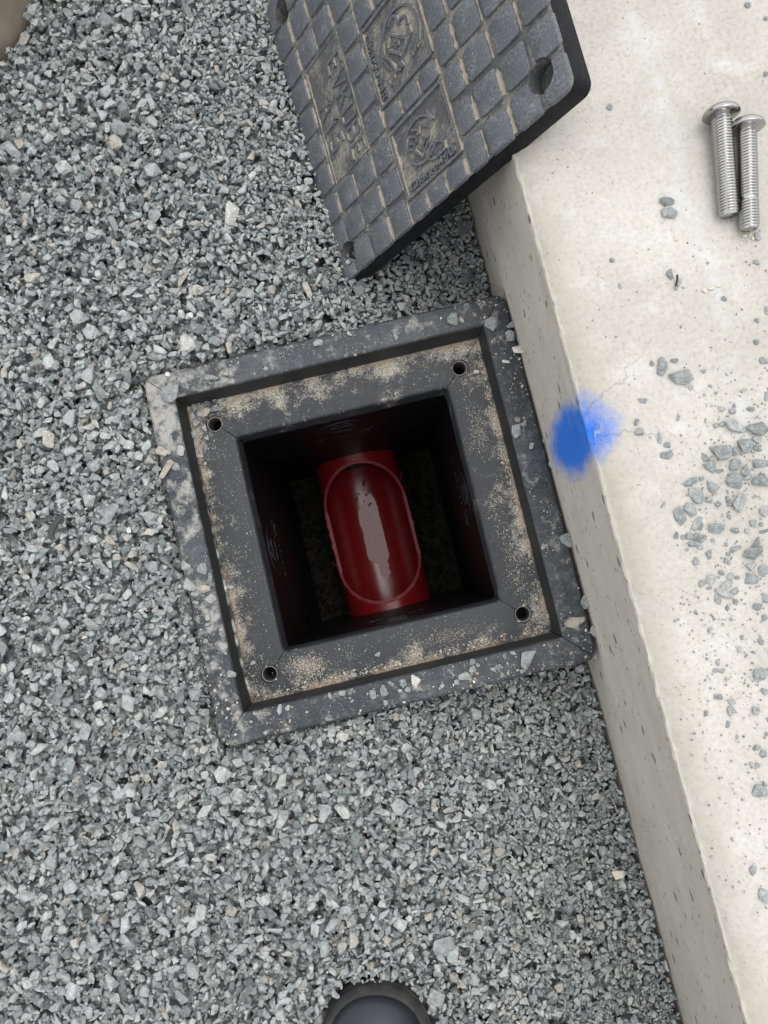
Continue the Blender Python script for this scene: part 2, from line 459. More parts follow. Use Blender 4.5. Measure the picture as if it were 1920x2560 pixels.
# ------------------------------------------------------------------ the concrete plinth
def plinth():
    prof = [(1.4, -.14), (0.002, -.14), (0.0, -.05), (0.0, 0.0), (-.0004, .04), (0.0, .08), (0.0003, .12), (0.0, .15), (0.0, .172), (-.0002, .181), (-.0008, .1848), (.0002, .1866), (.0018, .1864), (.0040, .1884), (.008, .1915), (.014, .1940), (.022, .1955), (.034, KZ), (.07, KZ), (.12, KZ), (.18, KZ), (.28, KZ), (.5, KZ), (1.4, KZ)]
    ys = np.concatenate([np.linspace(-1.6, -.62, 14)[:-1], np.linspace(-.62, .72, 300), np.linspace(.72, 1.6, 14)[1:]])
    V = []; F = []
    n = len(prof)
    for y in ys:
        for i, (m, z) in enumerate(prof):
            dm = dz = 0.
            if 2 <= i <= 9: dm = n3(y * 9, z * 20) * .0007
            if i in (2, 3, 4): dm -= max(0, n3(y * 6 + 4, 2.)) * .003 * (5 - i) / 3
            if i in (10, 11, 12):
                dm = n3(y * 60, i * 1.) * .0011 + n3(y * 190, i * 3.) * .0007 + max(0, n3(y * 26, 8.) - .25) * .0025
                dz = n3(y * 75, i * 2.) * .0009 + n3(y * 240, i) * .0005
            if 13 <= i <= 16:
                dz = n3(y * 22, i * .8) * .0012 + n3(y * 90, i * 2.1) * .0006
            if i >= 17: dz = n3(y * 6, m * 9, 5) * .0006
            V.append((m + dm, y, z + dz))
    for a in range(len(ys) - 1):
        for i in range(n - 1):
            F.append((a * n + i, a * n + i + 1, (a + 1) * n + i + 1, (a + 1) * n + i))
    e0 = [i for i in range(n)]; e1 = [(len(ys) - 1) * n + i for i in range(n)]
    F.append(tuple(reversed(e0))); F.append(tuple(e1))
    o = from_py('concrete_plinth', V, F, M_CONC, None, True)
    o.matrix_world = KMAT
    bm = bmesh.new(); bm.from_mesh(o.data); bmesh.ops.recalc_face_normals(bm, faces=bm.faces); bm.to_mesh(o.data); bm.free()
    autosmooth(o, 40)
    tag(o, 'long pale concrete plinth with a blue sprayed mark across its edge', 'plinth')
plinth()

# ------------------------------------------------------------------ ground
TH = 0.23201
FC, FS = math.cos(TH), math.sin(TH)
FMAT = Matrix(((FC, -FS, 0, -.0015 * FC), (FS, FC, 0, -.0015 * FS), (0, 0, 1, 0), (0, 0, 0, 1)))
def to_frame(x, y):
    x = x + .0015 * FC; y = y + .0015 * FS
    return FC * x + FS * y, -FS * x + FC * y
FH = .198           # half size of the rim
FZ = .035           # its top

def sstep(a, b, x):
    t = np.clip((x - a) / (b - a), 0, 1)
    return t * t * (3 - 2 * t)

_k = rng.normal(0, 1, (6, 2)) * np.array([[7, 7]] * 3 + [[16, 16]] * 3); _p = rng.uniform(0, 6.28, 6)
def surf(x, y):
    """level of the gravel's surface"""
    dk = KM - (x * KN.x + y * KN.y)
    t = -.043 + .061 * sstep(.0, .33, dk)
    for i in range(6):
        t = t + np.sin(x * _k[i, 0] + y * _k[i, 1] + _p[i]) * (.0030 if i < 3 else .0016)
    u, v = to_frame(x, y)
    near = np.maximum(np.abs(u), np.abs(v)) - FH
    t = t - .012 * sstep(.05, .0, near) * sstep(-.1, -.2, v)          # trough under the near side of the rim
    t = t + .008 * sstep(.09, .0, near) * sstep(.02, -.12, u) * sstep(-.2, .0, v)
    return np.where(near < .03, np.minimum(t, .030), t)

def ground():
    xs = np.concatenate([[-9, -4, -2], np.arange(-1.0, .30, .012)]); xs = xs[xs < .2]
    ys = np.concatenate([[-9, -4, -2], np.arange(-1.1, 1.2, .012), [2, 4, 9]])
    # the sheet runs in kerb coordinates so that it stops under the concrete
    ms = np.concatenate([[-9, -4, -2], np.arange(-1.2, .0, .0125), [.02]])
    V = []; idx = {}
    for i, s in enumerate(ys):
        for j, m in enumerate(ms):
            p = KD * float(s) + KN * float(m + KM)
            V.append((p.x, p.y, float(surf(np.float64(p.x), np.float64(p.y))) - .016))
    W = len(ms); F = []
    for i in range(len(ys) - 1):
        for j in range(W - 1):
            q = (i * W + j, i * W + j + 1, (i + 1) * W + j + 1, (i + 1) * W + j)
            cx = sum(V[a][0] for a in q) / 4; cy = sum(V[a][1] for a in q) / 4
            u, v = to_frame(cx, cy)
            if max(abs(u), abs(v)) < .165: continue
            F.append(q)
    o = from_py('gravel_bed', V, F, M_GROUND, None, True)
    tag(o, kind='structure')
    return o
GROUND = ground()

# ------------------------------------------------------------------ stone shapes
NPROTO = 56
protos = []; paxes = []
PCOL = bpy.data.collections.new('stone_shapes')
def hull_mesh(name, a, b, c, npts, seed, rough=1.):
    r = random.Random(seed)
    bm = bmesh.new()
    for i in range(npts):
        while True:
            v = Vector((r.gauss(0, 1), r.gauss(0, 1), r.gauss(0, 1)))
            if v.length > .1: break
        v.normalize()
        # push towards a blocky shard: superquadric-like
        p = 2.0 + r.random() * 1.6
        q = (abs(v.x) ** p + abs(v.y) ** p + abs(v.z) ** p) ** (1 / p)
        v = v / q * (1 - .18 * rough * r.random())
        bm.verts.new((v.x * a, v.y * b, v.z * c))
    res = bmesh.ops.convex_hull(bm, input=bm.verts)
    junk = [e for e in res['geom_interior'] + res['geom_unused'] if isinstance(e, bmesh.types.BMVert)]
    if junk: bmesh.ops.delete(bm, geom=list(set(junk)), context='VERTS')
    bmesh.ops.dissolve_limit(bm, angle_limit=math.radians(9), verts=bm.verts, edges=bm.edges)
    bmesh.ops.bevel(bm, geom=[e for e in bm.edges if len(e.link_faces) == 2 and e.calc_face_angle(0) > .5], offset=.03, segments=1, affect='EDGES', clamp_overlap=True)
    bmesh.ops.triangulate(bm, faces=bm.faces)
    me = bpy.data.meshes.new(name); bm.to_mesh(me); bm.free()
    return me
for i in range(NPROTO):
    r = random.Random(100 + i)
    kind = i % 4
    if kind == 0: ax = (1, r.uniform(.66, .92), r.uniform(.42, .65))         # chunky
    elif kind == 1: ax = (1, r.uniform(.55, .85), r.uniform(.22, .36))       # flat
    elif kind == 2: ax = (1, r.uniform(.32, .50), r.uniform(.18, .30))       # splinter
    else: ax = (1, r.uniform(.52, .72), r.uniform(.30, .45))
    me = hull_mesh('stone_%d' % i, *ax, 11 + i % 6, 900 + i)
    me.materials.append(M_STONE)
    ob = bpy.data.objects.new('stone_shape_%03d' % i, me)
    PCOL.objects.link(ob)
    protos.append(me); paxes.append(ax)

# ------------------------------------------------------------------ the gravel: stones dropped one by one onto a height field
CELL = .001
X0, X1, Y0, Y1 = -.80, .36, -.82, .92
GX, GY = int((X1 - X0) / CELL), int((Y1 - Y0) / CELL)
gx = X0 + (np.arange(GX) + .5) * CELL; gy = Y0 + (np.arange(GY) + .5) * CELL
XX, YY = np.meshgrid(gx, gy)          # [iy, ix]
H = (surf(XX, YY) - .016).astype(np.float32)
own = np.full(H.shape, -1, np.int32)
UU, VV = to_frame(XX, YY)
PIPE_C = (-.4570, .5765); PIPE_R = .0775
blocked = (np.maximum(np.abs(UU), np.abs(VV)) < FH + .0015) | (XX * KN.x + YY * KN.y > KM - .001)
blocked |= (XX - PIPE_C[0]) ** 2 + (YY - PIPE_C[1]) ** 2 < (PIPE_R + .001) ** 2
# the ground the boot stands on
blocked |= ((XX - .010) ** 2 + (YY + .522) ** 2 < .0555 ** 2) | ((np.abs(XX - .010) < .0555) & (YY < -.522))
H[blocked] = 1.0

def variant(size, pr, steep):
    ax = paxes[pr]
    yaw = random.uniform(0, 6.283)
    tx, ty = (random.gauss(0, .9), random.gauss(0, .9)) if steep else (random.gauss(0, .32), random.gauss(0, .32))
    e = Euler((tx, ty, yaw), 'XYZ')
    R = np.array(e.to_matrix())
    D = np.diag([(x * size * .93) ** 2 for x in ax])
    C = R @ D @ R.T
    Cxy = C[:2, :2]; Ci = np.linalg.inv(Cxy)
    g = C[2, :2] @ Ci
    s2 = C[2, 2] - C[2, :2] @ Ci @ C[:2, 2]
    rx = math.sqrt(Cxy[0, 0]); ry = math.sqrt(Cxy[1, 1])
    nx, ny = max(1, int(rx / CELL)), max(1, int(ry / CELL))
    px, py = np.meshgrid(np.arange(-nx, nx + 1) * CELL, np.arange(-ny, ny + 1) * CELL)
    q = Ci[0, 0] * px * px + 2 * Ci[0, 1] * px * py + Ci[1, 1] * py * py
    inside = q < 1
    root = np.sqrt(np.maximum(0, 1 - q) * max(s2, 0))
    lin = g[0] * px + g[1] * py
    bot = np.where(inside, lin - root, 9.).astype(np.float32)
    topz = np.where(inside, lin + root, -9.).astype(np.float32)
    return (pr, tuple(e), size, nx, ny, bot, topz, inside, math.sqrt(C[2, 2]), max(math.sqrt(C[2, 2]), 0))

def bank(n, lo, hi, power, steep_p):
    out = []
    for i in range(n):
        u = random.random() ** power
        out.append(variant(lo + (hi - lo) * u, random.randrange(NPROTO), random.random() < steep_p))
    return out
bank_mid = bank(520, .0027, .0070, 1.4, .22)       # half lengths, metres
bank_fine = bank(260, .0015, .0030, 1.0, .28)
bank_big = bank(200, .0066, .0118, 1.9, .07)
bank_coarse = bank(160, .006, .010, 1.3, .15)

st_x, st_y, st_z, st_p, st_r, st_s = [], [], [], [], [], []
def drop(v, cands, sink):
    pr, e, size, nx, ny, bot, topz, ins, hz, _ = v
    best = None
    for ix, iy in cands:
        if ix - nx < 0 or iy - ny < 0 or ix + nx >= GX or iy + ny >= GY: continue
        h = H[iy - ny:iy + ny + 1, ix - nx:ix + nx + 1]
        z = float((h - bot).max())
        if z > .5: continue
        if best is None or z < best[0]: best = (z, ix, iy)
    if best is None: return
    z, ix, iy = best
    z -= sink * hz
    if z - (surf0[iy, ix]) > .016: return
    sl_ = (slice(iy - ny, iy + ny + 1), slice(ix - nx, ix + nx + 1))
    h = H[sl_]; t = topz + z
    m = t > h
    h[m] = t[m]; own[sl_][m] = len(st_x)
    st_x.append(gx[ix]); st_y.append(gy[iy]); st_z.append(z); st_p.append(pr); st_r.append(e); st_s.append(size)
surf0 = surf(XX, YY).astype(np.float32)

VX0, VX1, VY0, VY1 = -.50, .36, -.60, .70       # the well-packed part, a margin beyond the view
def rnd_cells(n, inner):
    if inner: return zip(rng.integers(int((VX0 - X0) / CELL), int((VX1 - X0) / CELL), n), rng.integers(int((VY0 - Y0) / CELL), int((VY1 - Y0) / CELL), n))
    return zip(rng.integers(0, GX, n), rng.integers(0, GY, n))
def rain(bk, n, k, inner, sink):
    cs = list(rnd_cells(n * k, inner))
    for i in range(n):
        c = [q for q in cs[i * k:(i + 1) * k] if not blocked[q[1], q[0]]]
        if not c: continue
        if not inner and all(VX0 < gx[a] < VX1 and VY0 < gy[b] < VY1 for a, b in c): continue
        drop(bk[random.randrange(len(bk))], c, sink)
rain(bank_coarse, 34000, 2, False, .45)            # surroundings
rain(bank_mid, 24000, 2, True, .45)
rain(bank_fine, 16000, 3, True, .4)
rain(bank_mid, 21000, 3, True, .40)
rain(bank_big, 2200, 3, True, .55)
rain(bank_mid, 14000, 4, True, .40)
rain(bank_fine, 34000, 4, True, .35)
rain(bank_big, 1500, 5, True, .65)
rain(bank_mid, 3500, 4, True, .3)

st = np.array([st_x, st_y, st_z]).T; sp = np.array(st_p); sr = np.array(st_r); ss = np.array(st_s)
# visible share of every stone, to pick the 300 that show largest
inview = (XX > -.42) & (XX < .40) & (YY > -.51) & (YY < .58)
vis = np.bincount(own[(own >= 0) & inview], minlength=len(st))
order = np.argsort(-vis)
bigs = set(order[:300].tolist())
seen = np.bincount(own[own >= 0], minlength=len(st)) > 0
rest = np.array([i for i in range(len(st)) if i not in bigs and (seen[i] or st[i, 2] > -1)])

def scatter_object(name, pos, idx, rot, scl, collection, mat, parent=None):
    me = bpy.data.meshes.new(name)
    me.vertices.add(len(pos))
    me.vertices.foreach_set('co', np.asarray(pos, np.float32).ravel())
    a = me.attributes.new('shape', 'INT', 'POINT'); a.data.foreach_set('value', np.asarray(idx, np.int32))
    a = me.attributes.new('turn', 'FLOAT_VECTOR', 'POINT'); a.data.foreach_set('vector', np.asarray(rot, np.float32).ravel())
    a = me.attributes.new('size', 'FLOAT', 'POINT'); a.data.foreach_set('value', np.asarray(scl, np.float32))
    me.update()
    o = bpy.data.objects.new(name, me); COL.objects.link(o)
    me.materials.append(mat)
    if parent: o.parent = parent
    g = bpy.data.node_groups.new(name + '_nodes', 'GeometryNodeTree')
    g.interface.new_socket('Geometry', in_out='INPUT', socket_type='NodeSocketGeometry')
    g.interface.new_socket('Geometry', in_out='OUTPUT', socket_type='NodeSocketGeometry')
    gi = g.nodes.new('NodeGroupInput'); go = g.nodes.new('NodeGroupOutput')
    m2p = g.nodes.new('GeometryNodeMeshToPoints')
    ci = g.nodes.new('GeometryNodeCollectionInfo'); ci.inputs['Collection'].default_value = collection
    ci.inputs['Separate Children'].default_value = True; ci.inputs['Reset Children'].default_value = True
    iop = g.nodes.new('GeometryNodeInstanceOnPoints'); iop.inputs['Pick Instance'].default_value = True
    def attr(nm, ty):
        n = g.nodes.new('GeometryNodeInputNamedAttribute'); n.data_type = ty; n.inputs[0].default_value = nm
        return [s for s in n.outputs if s.enabled and s.name == 'Attribute'][0]
    g.links.new(gi.outputs[0], m2p.inputs[0])
    g.links.new(m2p.outputs[0], iop.inputs['Points'])
    g.links.new(ci.outputs[0], iop.inputs['Instance'])
    g.links.new(attr('shape', 'INT'), iop.inputs['Instance Index'])
    g.links.new(attr('turn', 'FLOAT_VECTOR'), iop.inputs['Rotation'])
    g.links.new(attr('size', 'FLOAT'), iop.inputs['Scale'])
    g.links.new(iop.outputs[0], go.inputs[0])
    md = o.modifiers.new('stones', 'NODES'); md.node_group = g
    return o

for i in order[:300]:
    o = bpy.data.objects.new('stone', protos[sp[i]])
    COL.objects.link(o)
    o.parent = GROUND
    o.location = st[i]; o.rotation_euler = sr[i]; o.scale = (ss[i],) * 3
g_ = scatter_object('gravel', st[rest], sp[rest], sr[rest], ss[rest], PCOL, M_STONE, GROUND)
tag(g_, kind='stuff')

# ------------------------------------------------------------------ the access pit: rim, walls
PIT = empty('cable_pit', FMAT)
tag(PIT, 'square black plastic cable pit with dusty rim, standing open in the gravel', 'cable pit')

def rim_path(d, r, n=6):
    """points along one side (the +x side) of a rounded square, mitre to mitre"""
    pts = []
    if r > 1e-5:
        c = d - r
        for i in range(n + 1):
            a = -math.pi / 4 + (math.pi / 4) * i / n
            pts.append((c + r * math.cos(a), -c + r * math.sin(a)))
        for i in range(1, 8):
            pts.append((d, -c + 2 * c * i / 8))
        for i in range(n + 1):
            a = (math.pi / 4) * i / n
            pts.append((c + r * math.cos(a), c + r * math.sin(a)))
    return pts
RIM_PROF = [(.180, -.03, .010), (FH, -.03, .012), (FH, .026, .012), (FH - .0010, .0315, .012), (FH - .0035, .0343, .0115), (FH - .008, FZ, .010),
            (.1690, FZ + .0004, .0042), (.1676, .0343, .0040), (.1668, .0325, .0038), (.1641, .0070, .0036), (.1637, .0060, .0036),
            (.1225, .0056, .0042), (.1200, .0050, .0048), (.1186, .0036, .0050), (.1180, .0010, .0050), (.1168, -.02, .0050), (.1205, -.02, .0050), (.135, -.012, .006), (.160, -.008, .006)]
GAP = .0005
cutters = []
HOLES = [(-.138, .138), (.136, .136), (.138, -.138), (-.138, -.138)]
def rim_segment(q):
    ring = []
    for (d, z, r) in RIM_PROF:
        p = rim_path(d, r)
        ring.append([(x, max(-(x - GAP), min(x - GAP, y)), z) for x, y in p])
    n = len(ring); L = len(ring[0])
    rot = Matrix.Rotation(math.pi / 2 * q, 3, 'Z')
    V = []; F = []
    for a in range(n):
        for b in range(L):
            x, y, z = ring[a][b]
            w = rot @ Vector((x, y, z))
            # slightly uneven moulding
            w.z += n3(w.x * 16, w.y * 16, q * 3.) * .0006 if z > 0 else 0
            V.append(w)
    for a in range(n):
        a2 = (a + 1) % n
        for b in range(L - 1):
            F.append((a * L + b, a2 * L + b, a2 * L + b + 1, a * L + b + 1))
    F.append(tuple(a * L for a in range(n))); F.append(tuple(reversed([a * L + L - 1 for a in range(n)])))
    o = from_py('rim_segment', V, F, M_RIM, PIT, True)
    bm = bmesh.new(); bm.from_mesh(o.data); bmesh.ops.recalc_face_normals(bm, faces=bm.faces); bm.to_mesh(o.data); bm.free()
    for c in cutters:
        md = o.modifiers.new('hole', 'BOOLEAN'); md.operation = 'DIFFERENCE'; md.object = c; md.solver = 'EXACT'
    bake(o)
    autosmooth(o, 28)
for (hx, hy) in HOLES:
    c = from_bm(cyl_bm(.0094, -.016, .05, 32, (hx, hy)), 'cutter', None, PIT)
    cutters.append(c)
bpy.context.view_layer.update()
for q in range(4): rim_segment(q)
for c in cutters: bpy.data.objects.remove(c, do_unlink=True)
# threaded inserts in the screw holes
def insert(hx, hy):
    prof = [(.0088, -.034), (.0088, .0044), (.0084, .0050), (.0076, .0049), (.0072, .0040)]
    z = .003
    while z > -.030:
        prof += [(.0071, z), (.0064, z - .0006), (.0071, z - .0012)]; z -= .0014
    V = []; F = []; n = 26
    for r, z in prof:
        for i in range(n):
            a = 2 * math.pi * i / n
            V.append((hx + r * math.cos(a), hy + r * math.sin(a), z))
    for j in range(len(prof) - 1):
        for i in range(n):
            F.append((j * n + i, j * n + (i + 1) % n, (j + 1) * n + (i + 1) % n, (j + 1) * n + i))
    from_py('threaded_insert', V, F, M_INSERT, PIT, True)
    V2 = [(hx + .0095 * math.cos(a), hy + .0095 * math.sin(a), -.034) for a in np.linspace(0, 2 * math.pi, 17)[:-1]]
    from_py('hole_base', V2, [tuple(range(16))], M_PITWALL, PIT)
for h in HOLES: insert(*h)

PZ = -.352           # soil level in the pit
def ribbon_mesh(strokes, width, depth, V=None, F=None):
    """flat raised strokes (box section) in the local xy plane; z from 0 to depth"""
    V = [] if V is None else V; F = [] if F is None else F
    for pts in strokes:
        pts = [Vector((p[0], p[1], 0)) for p in pts]
        n = len(pts); b0 = len(V)
        for i, p in enumerate(pts):
            t = (pts[min(i + 1, n - 1)] - pts[max(i - 1, 0)])
            if t.length < 1e-9: t = Vector((1, 0, 0))
            t.normalize(); s = Vector((-t.y, t.x, 0)) * width / 2
            for off, z in ((s * 1.25, -.0004), (s, depth), (-s, depth), (-s * 1.25, -.0004)):
                V.append(tuple(p + off + Vector((0, 0, z))))
        for i in range(n - 1):
            a = b0 + i * 4; b = a + 4
            for k in range(3): F.append((a + k, a + k + 1, b + k + 1, b + k))
        F.append((b0 + 3, b0 + 2, b0 + 1, b0)); e = b0 + (n - 1) * 4; F.append((e, e + 1, e + 2, e + 3))
    return V, F

def text_mesh(body, size, depth, spacing=1.0):
    cu = bpy.data.curves.new('txt', 'FONT')
    cu.body = body; cu.size = size; cu.extrude = depth / 2; cu.bevel_depth = 0
    cu.space_character = spacing; cu.resolution_u = 3; cu.offset = 0
    o = bpy.data.objects.new('txt', cu); COL.objects.link(o)
    dg = bpy.context.evaluated_depsgraph_get(); dg.update()
    me = bpy.data.meshes.new_from_object(o.evaluated_get(dg), depsgraph=dg)
    bpy.data.objects.remove(o, do_unlink=True)
    me.materials.clear()
    return me

def arc(cx, cy, rx, ry, a0, a1, n=22):
    return [(cx + rx * math.cos(math.radians(a0 + (a1 - a0) * i / n)), cy + ry * math.sin(math.radians(a0 + (a1 - a0) * i / n))) for i in range(n + 1)]

def pit_wall(q):
    t, b = .1172, .1110
    V = [(t, -t - .003, -.0185), (t, t + .003, -.0185), (b, b + .003, PZ - .03), (b, -b - .003, PZ - .03)]
    V += [(x + .006, y, z) for x, y, z in V]
    F = [(0, 1, 2, 3), (7, 6, 5, 4), (0, 4, 5, 1), (1, 5, 6, 2), (2, 6, 7, 3), (3, 7, 4, 0)]
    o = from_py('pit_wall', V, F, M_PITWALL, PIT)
    o.rotation_euler = (0, 0, math.pi / 2 * q)
    # moulded emblem near the top of the wall: ring with a charging plug, maker's name under it
    if True:
        V, F = ribbon_mesh([arc(0, 0, .030, .030, -60, 235), [(-.012, -.016), (.012, -.016), (.012, .006), (-.012, .006), (-.012, -.016)],
                            arc(-.006, .012, .006, .006, 0, 180, 10), arc(.006, .012, .006, .006, 0, 180, 10), arc(.028, -.030, .010, .006, -180, 60, 12)], .0022, .0007)
        e = from_py('emblem', V, F, M_EMBOSS, o)
        tm = text_mesh('Charge-MB', .0125, .0010, 1.25)
        tm.materials.append(M_EMBOSS)
        x = np.array([v.co.x for v in tm.vertices]); mid = (x.min() + x.max()) / 2
        s = bpy.data.objects.new('lettering', tm); COL.objects.link(s); s.parent = o
        # wall-local: text runs along y, up = +z, facing -x
        B = Matrix(((0, .02, -1, .1166), (-1, 0, 0, 0), (0, 1, .02, -.062), (0, 0, 0, 1)))
        B = Matrix(((0, .0185, -1, .1163), (-1, 0, 0, 0.006), (0, 1, 0, -.066), (0, 0, 0, 1)))
        e.matrix_local = B
        s.matrix_local = B @ Matrix.Translation((-mid, -.046, 0))
for q in range(4): pit_wall(q)

# soil at the bottom of the pit
def soil():
    n = 90; V = []; F = []
    for i in range(n + 1):
        for j in range(n + 1):
            x = -.118 + .236 * i / n; y = -.118 + .236 * j / n
            z = PZ + n3(x * 28, y * 28) * .010 + n3(x * 90, y * 90, 3) * .004
            q = abs(x + .004)
            if q < .0665: z = min(z, -.312 - math.sqrt(.0665 ** 2 - q * q))      # the pipe's bed
            V.append((x, y, z))
    for i in range(n):
        for j in range(n):
            a = i * (n + 1) + j
            F.append((a, a + n + 1, a + n + 2, a + 1))
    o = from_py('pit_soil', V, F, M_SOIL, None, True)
    o.matrix_world = FMAT
    tag(o, kind='structure')
soil()
def rubble():
    P = []; 
    for _ in range(420):
        x = random.choice((-1, 1)) * random.uniform(.064, .108) - .004; y = random.uniform(-.108, .108)
        P.append((x, y, PZ + n3(x * 28, y * 28) * .010 + .001, random.uniform(.0018, .0075)))
    P = np.array(P)
    rc = bpy.data.collections.new('rubble_shapes')
    for i in range(8):
        me = protos[i * 3].copy(); me.materials.clear(); me.materials.append(M_SOIL); rc.objects.link(bpy.data.objects.new('rubble_shape_%d' % i, me))
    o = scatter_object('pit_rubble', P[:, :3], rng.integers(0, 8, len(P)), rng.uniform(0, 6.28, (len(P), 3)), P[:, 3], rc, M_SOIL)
    o.matrix_world = FMAT
    tag(o, 'dark earth clods on the pit floor beside the red pipe', 'soil', None, 'stuff')
rubble()

# ------------------------------------------------------------------ red pipe with its upper half sawn out
PIPE = empty('red_pipe', FMAT @ Matrix.Translation((-.004, 0, -.312)) @ Matrix.Rotation(math.radians(.6), 4, 'Z'))
tag(PIPE, 'glossy red plastic pipe across the pit floor with an oval window sawn out', 'pipe')
RO, RI = .0625, .0588
SL, SW, SR = .103, .0610, .062    # slot half length, half width, end radius
def slot_half(y):
    a = abs(y)
    if a >= SL: return 0.
    k = a - (SL - SR)
    if k <= 0: return SW
    return SW * math.sqrt(max(0, 1 - (k / SR) ** 2))
def phi_max(y, R):
    """angle above the horizontal where the wall has been cut, 90 = uncut"""
    h = slot_half(y)
    if h <= 0: return math.pi / 2
    return max(math.radians(10), math.acos(min(1, h / RO)))
def pipe():
    ys = np.unique(np.concatenate([np.linspace(-.135, -SL, 5), -SL + (1 - np.cos(np.linspace(0, math.pi, 70))) * SL, np.linspace(SL, .135, 5)]))
    nphi = 22; V = []; F = []
    for s in (1, -1):
        for R in (RO, RI):
            for y in ys:
                pm = phi_max(y, R)
                for k in range(nphi + 1):
                    a = -math.pi / 2 + (pm + math.pi / 2) * k / nphi
                    V.append((s * R * math.cos(a), y, R * math.sin(a)))
    n = len(ys); blk = n * (nphi + 1)
    for b in range(4):
        for i in range(n - 1):
            for k in range(nphi):
                a = b * blk + i * (nphi + 1) + k
                F.append((a, a + 1, a + nphi + 2, a + nphi + 1))
    for b in (0, 2):                      # the cut face between outer and inner skins
        for i in range(n - 1):
            if abs(ys[i]) < SL or abs(ys[i + 1]) < SL:
                a = b * blk + i * (nphi + 1) + nphi; c = a + blk
                F.append((a, a + nphi + 1, c + nphi + 1, c))
    o = from_py('tube', V, F, M_RED, PIPE, True)
    bm = bmesh.new(); bm.from_mesh(o.data); bmesh.ops.remove_doubles(bm, verts=bm.verts, dist=1e-5); bmesh.ops.recalc_face_normals(bm, faces=bm.faces); bm.to_mesh(o.data); bm.free()
    autosmooth(o, 40)
    # ragged sawn lip
    path = []
    yy = [y for y in ys if abs(y) <= SL]
    for y in yy: a = phi_max(y, RO); path.append(Vector((RO * math.cos(a), y, RO * math.sin(a))))
    for y in reversed(yy): a = phi_max(y, RO); path.append(Vector((-RO * math.cos(a), y, RO * math.sin(a))))
    V = []; F = []; m = len(path)
    for i, p in enumerate(path):
        inn = Vector((-p.x, 0, 0))
        inn = Vector((-p.x, -p.y * (1. if abs(p.y) > SL - SR else 0.), 0)); inn.normalize()
        j = n3(i * .25) * .0004 + (random.random() ** 8) * .0014
        up = Vector((0, 0, 1))
        for q in ((-.0006, -.001), (-.0009 - j, .0012 + j * .6), (.0016, .0018 + n3(i * .3, 4) * .0004), (.0034 + n3(i * .5, 9) * .0008, .0010), (.0034, -.0022)):
            V.append(p + inn * q[0] + up * q[1])
    for i in range(m):
        i2 = (i + 1) % m
        for k in range(4): F.append((i * 5 + k, i * 5 + k + 1, i2 * 5 + k + 1, i2 * 5 + k))
    from_py('cut_edge', V, F, M_BURR, PIPE, False)
    # long curls of swarf on the edge
    for (k0, ln, sd_) in ((.35, .014, 1), (.62, .010, 2), (.8, .012, 3), (.12, .009, 4), (.93, .011, 5)):
        p = path[int(k0 * m)]; out = Vector((p.x, p.y * .6, 0)).normalized()
        V = []; F = []
        for t in range(7):
            f = t / 6; c = p + out * (ln * .5 * math.sin(f * 2.2)) + Vector((0, ln * .8 * f * (1 if sd_ % 2 else -1), .003 + .004 * math.sin(f * 3)))
            w = .0007 * (1 - .6 * f)
            V += [c + Vector((w, 0, 0)), c + Vector((0, 0, w)), c - Vector((w, 0, 0))]
        for t in range(6):
            for k in range(3): F.append((t * 3 + k, t * 3 + (k + 1) % 3, t * 3 + 3 + (k + 1) % 3, t * 3 + 3 + k))
        from_py('swarf_curl', V, F, M_BURR, PIPE, True)
pipe()
PM = PIPE.matrix_world.copy()
def puddle():
    zc = -.0562
    V = []; F = []; rows = 90; cols = 8
    for j in range(rows + 1):
        y = -.072 + .138 * j / rows; yq = y - .010
        l = -.0165 + .0025 * n3(y * 60, 1.) + .0012 * n3(y * 260, 2.); rr_ = .0160 + .0007 * n3(y * 200, 7.)
        if yq < -.046: k = min(1, (-.046 - yq) / .010); l += (.013 + .003 * n3(y * 150, 4.)) * k; rr_ -= (.005 + .003 * n3(y * 170, 6.)) * k
        if yq < -.070: k = (-.070 - yq) / .012; l += .007 * k * k; rr_ -= .006 * k * k
        if yq > .034: k = (yq - .034) / .022; l += .022 * k ** .8 + .004 * n3(y * 240, 5.) * k; rr_ -= .005 * k * k
        if l > rr_: l = rr_ = (l + rr_) / 2
        for i in range(cols + 1): V.append((l + (rr_ - l) * i / cols, y, zc))
    for j in range(rows):
        for i in range(cols):
            a = j * (cols + 1) + i; F.append((a, a + 1, a + cols + 2, a + cols + 1))
    o = from_py('puddle', V, F, M_WATER, None, True)
    o.matrix_world = PM
    tag(o, kind='structure')
puddle()
# mud and scraps lying in the pipe
def chip(name, me, mat, loc, rot, scl, parent=None):
    me = me.copy(); me.materials.clear(); me.materials.append(mat)
    o = bpy.data.objects.new(name, me); COL.objects.link(o)
    o.location = loc; o.rotation_euler = rot; o.scale = scl
    if parent: o.parent = parent
    return o
def in_pipe(x, y, up=.001): return PM @ Vector((x, y, -math.sqrt(RI ** 2 - x * x) + up))
tag(chip('mud_lump', protos[1], M_MUD, in_pipe(.004, .088), (0, .1, 1.45 + TH), (.010, .006, .004)), 'black oblong mud lump at the upper end of the red pipe', 'mud')
tag(chip('mud_lump', protos[6], M_MUD, in_pipe(-.012, .062), (0, .1, 1.1 + TH), (.007, .004, .003)), 'small dark mud scrap left of centre in the red pipe', 'mud')
tag(chip('mud_lump', protos[9], M_MUD, in_pipe(.006, .050, .002), (0, .1, .4 + TH), (.007, .004, .003)), 'dark mud scrap at the upper edge of the puddle', 'mud')
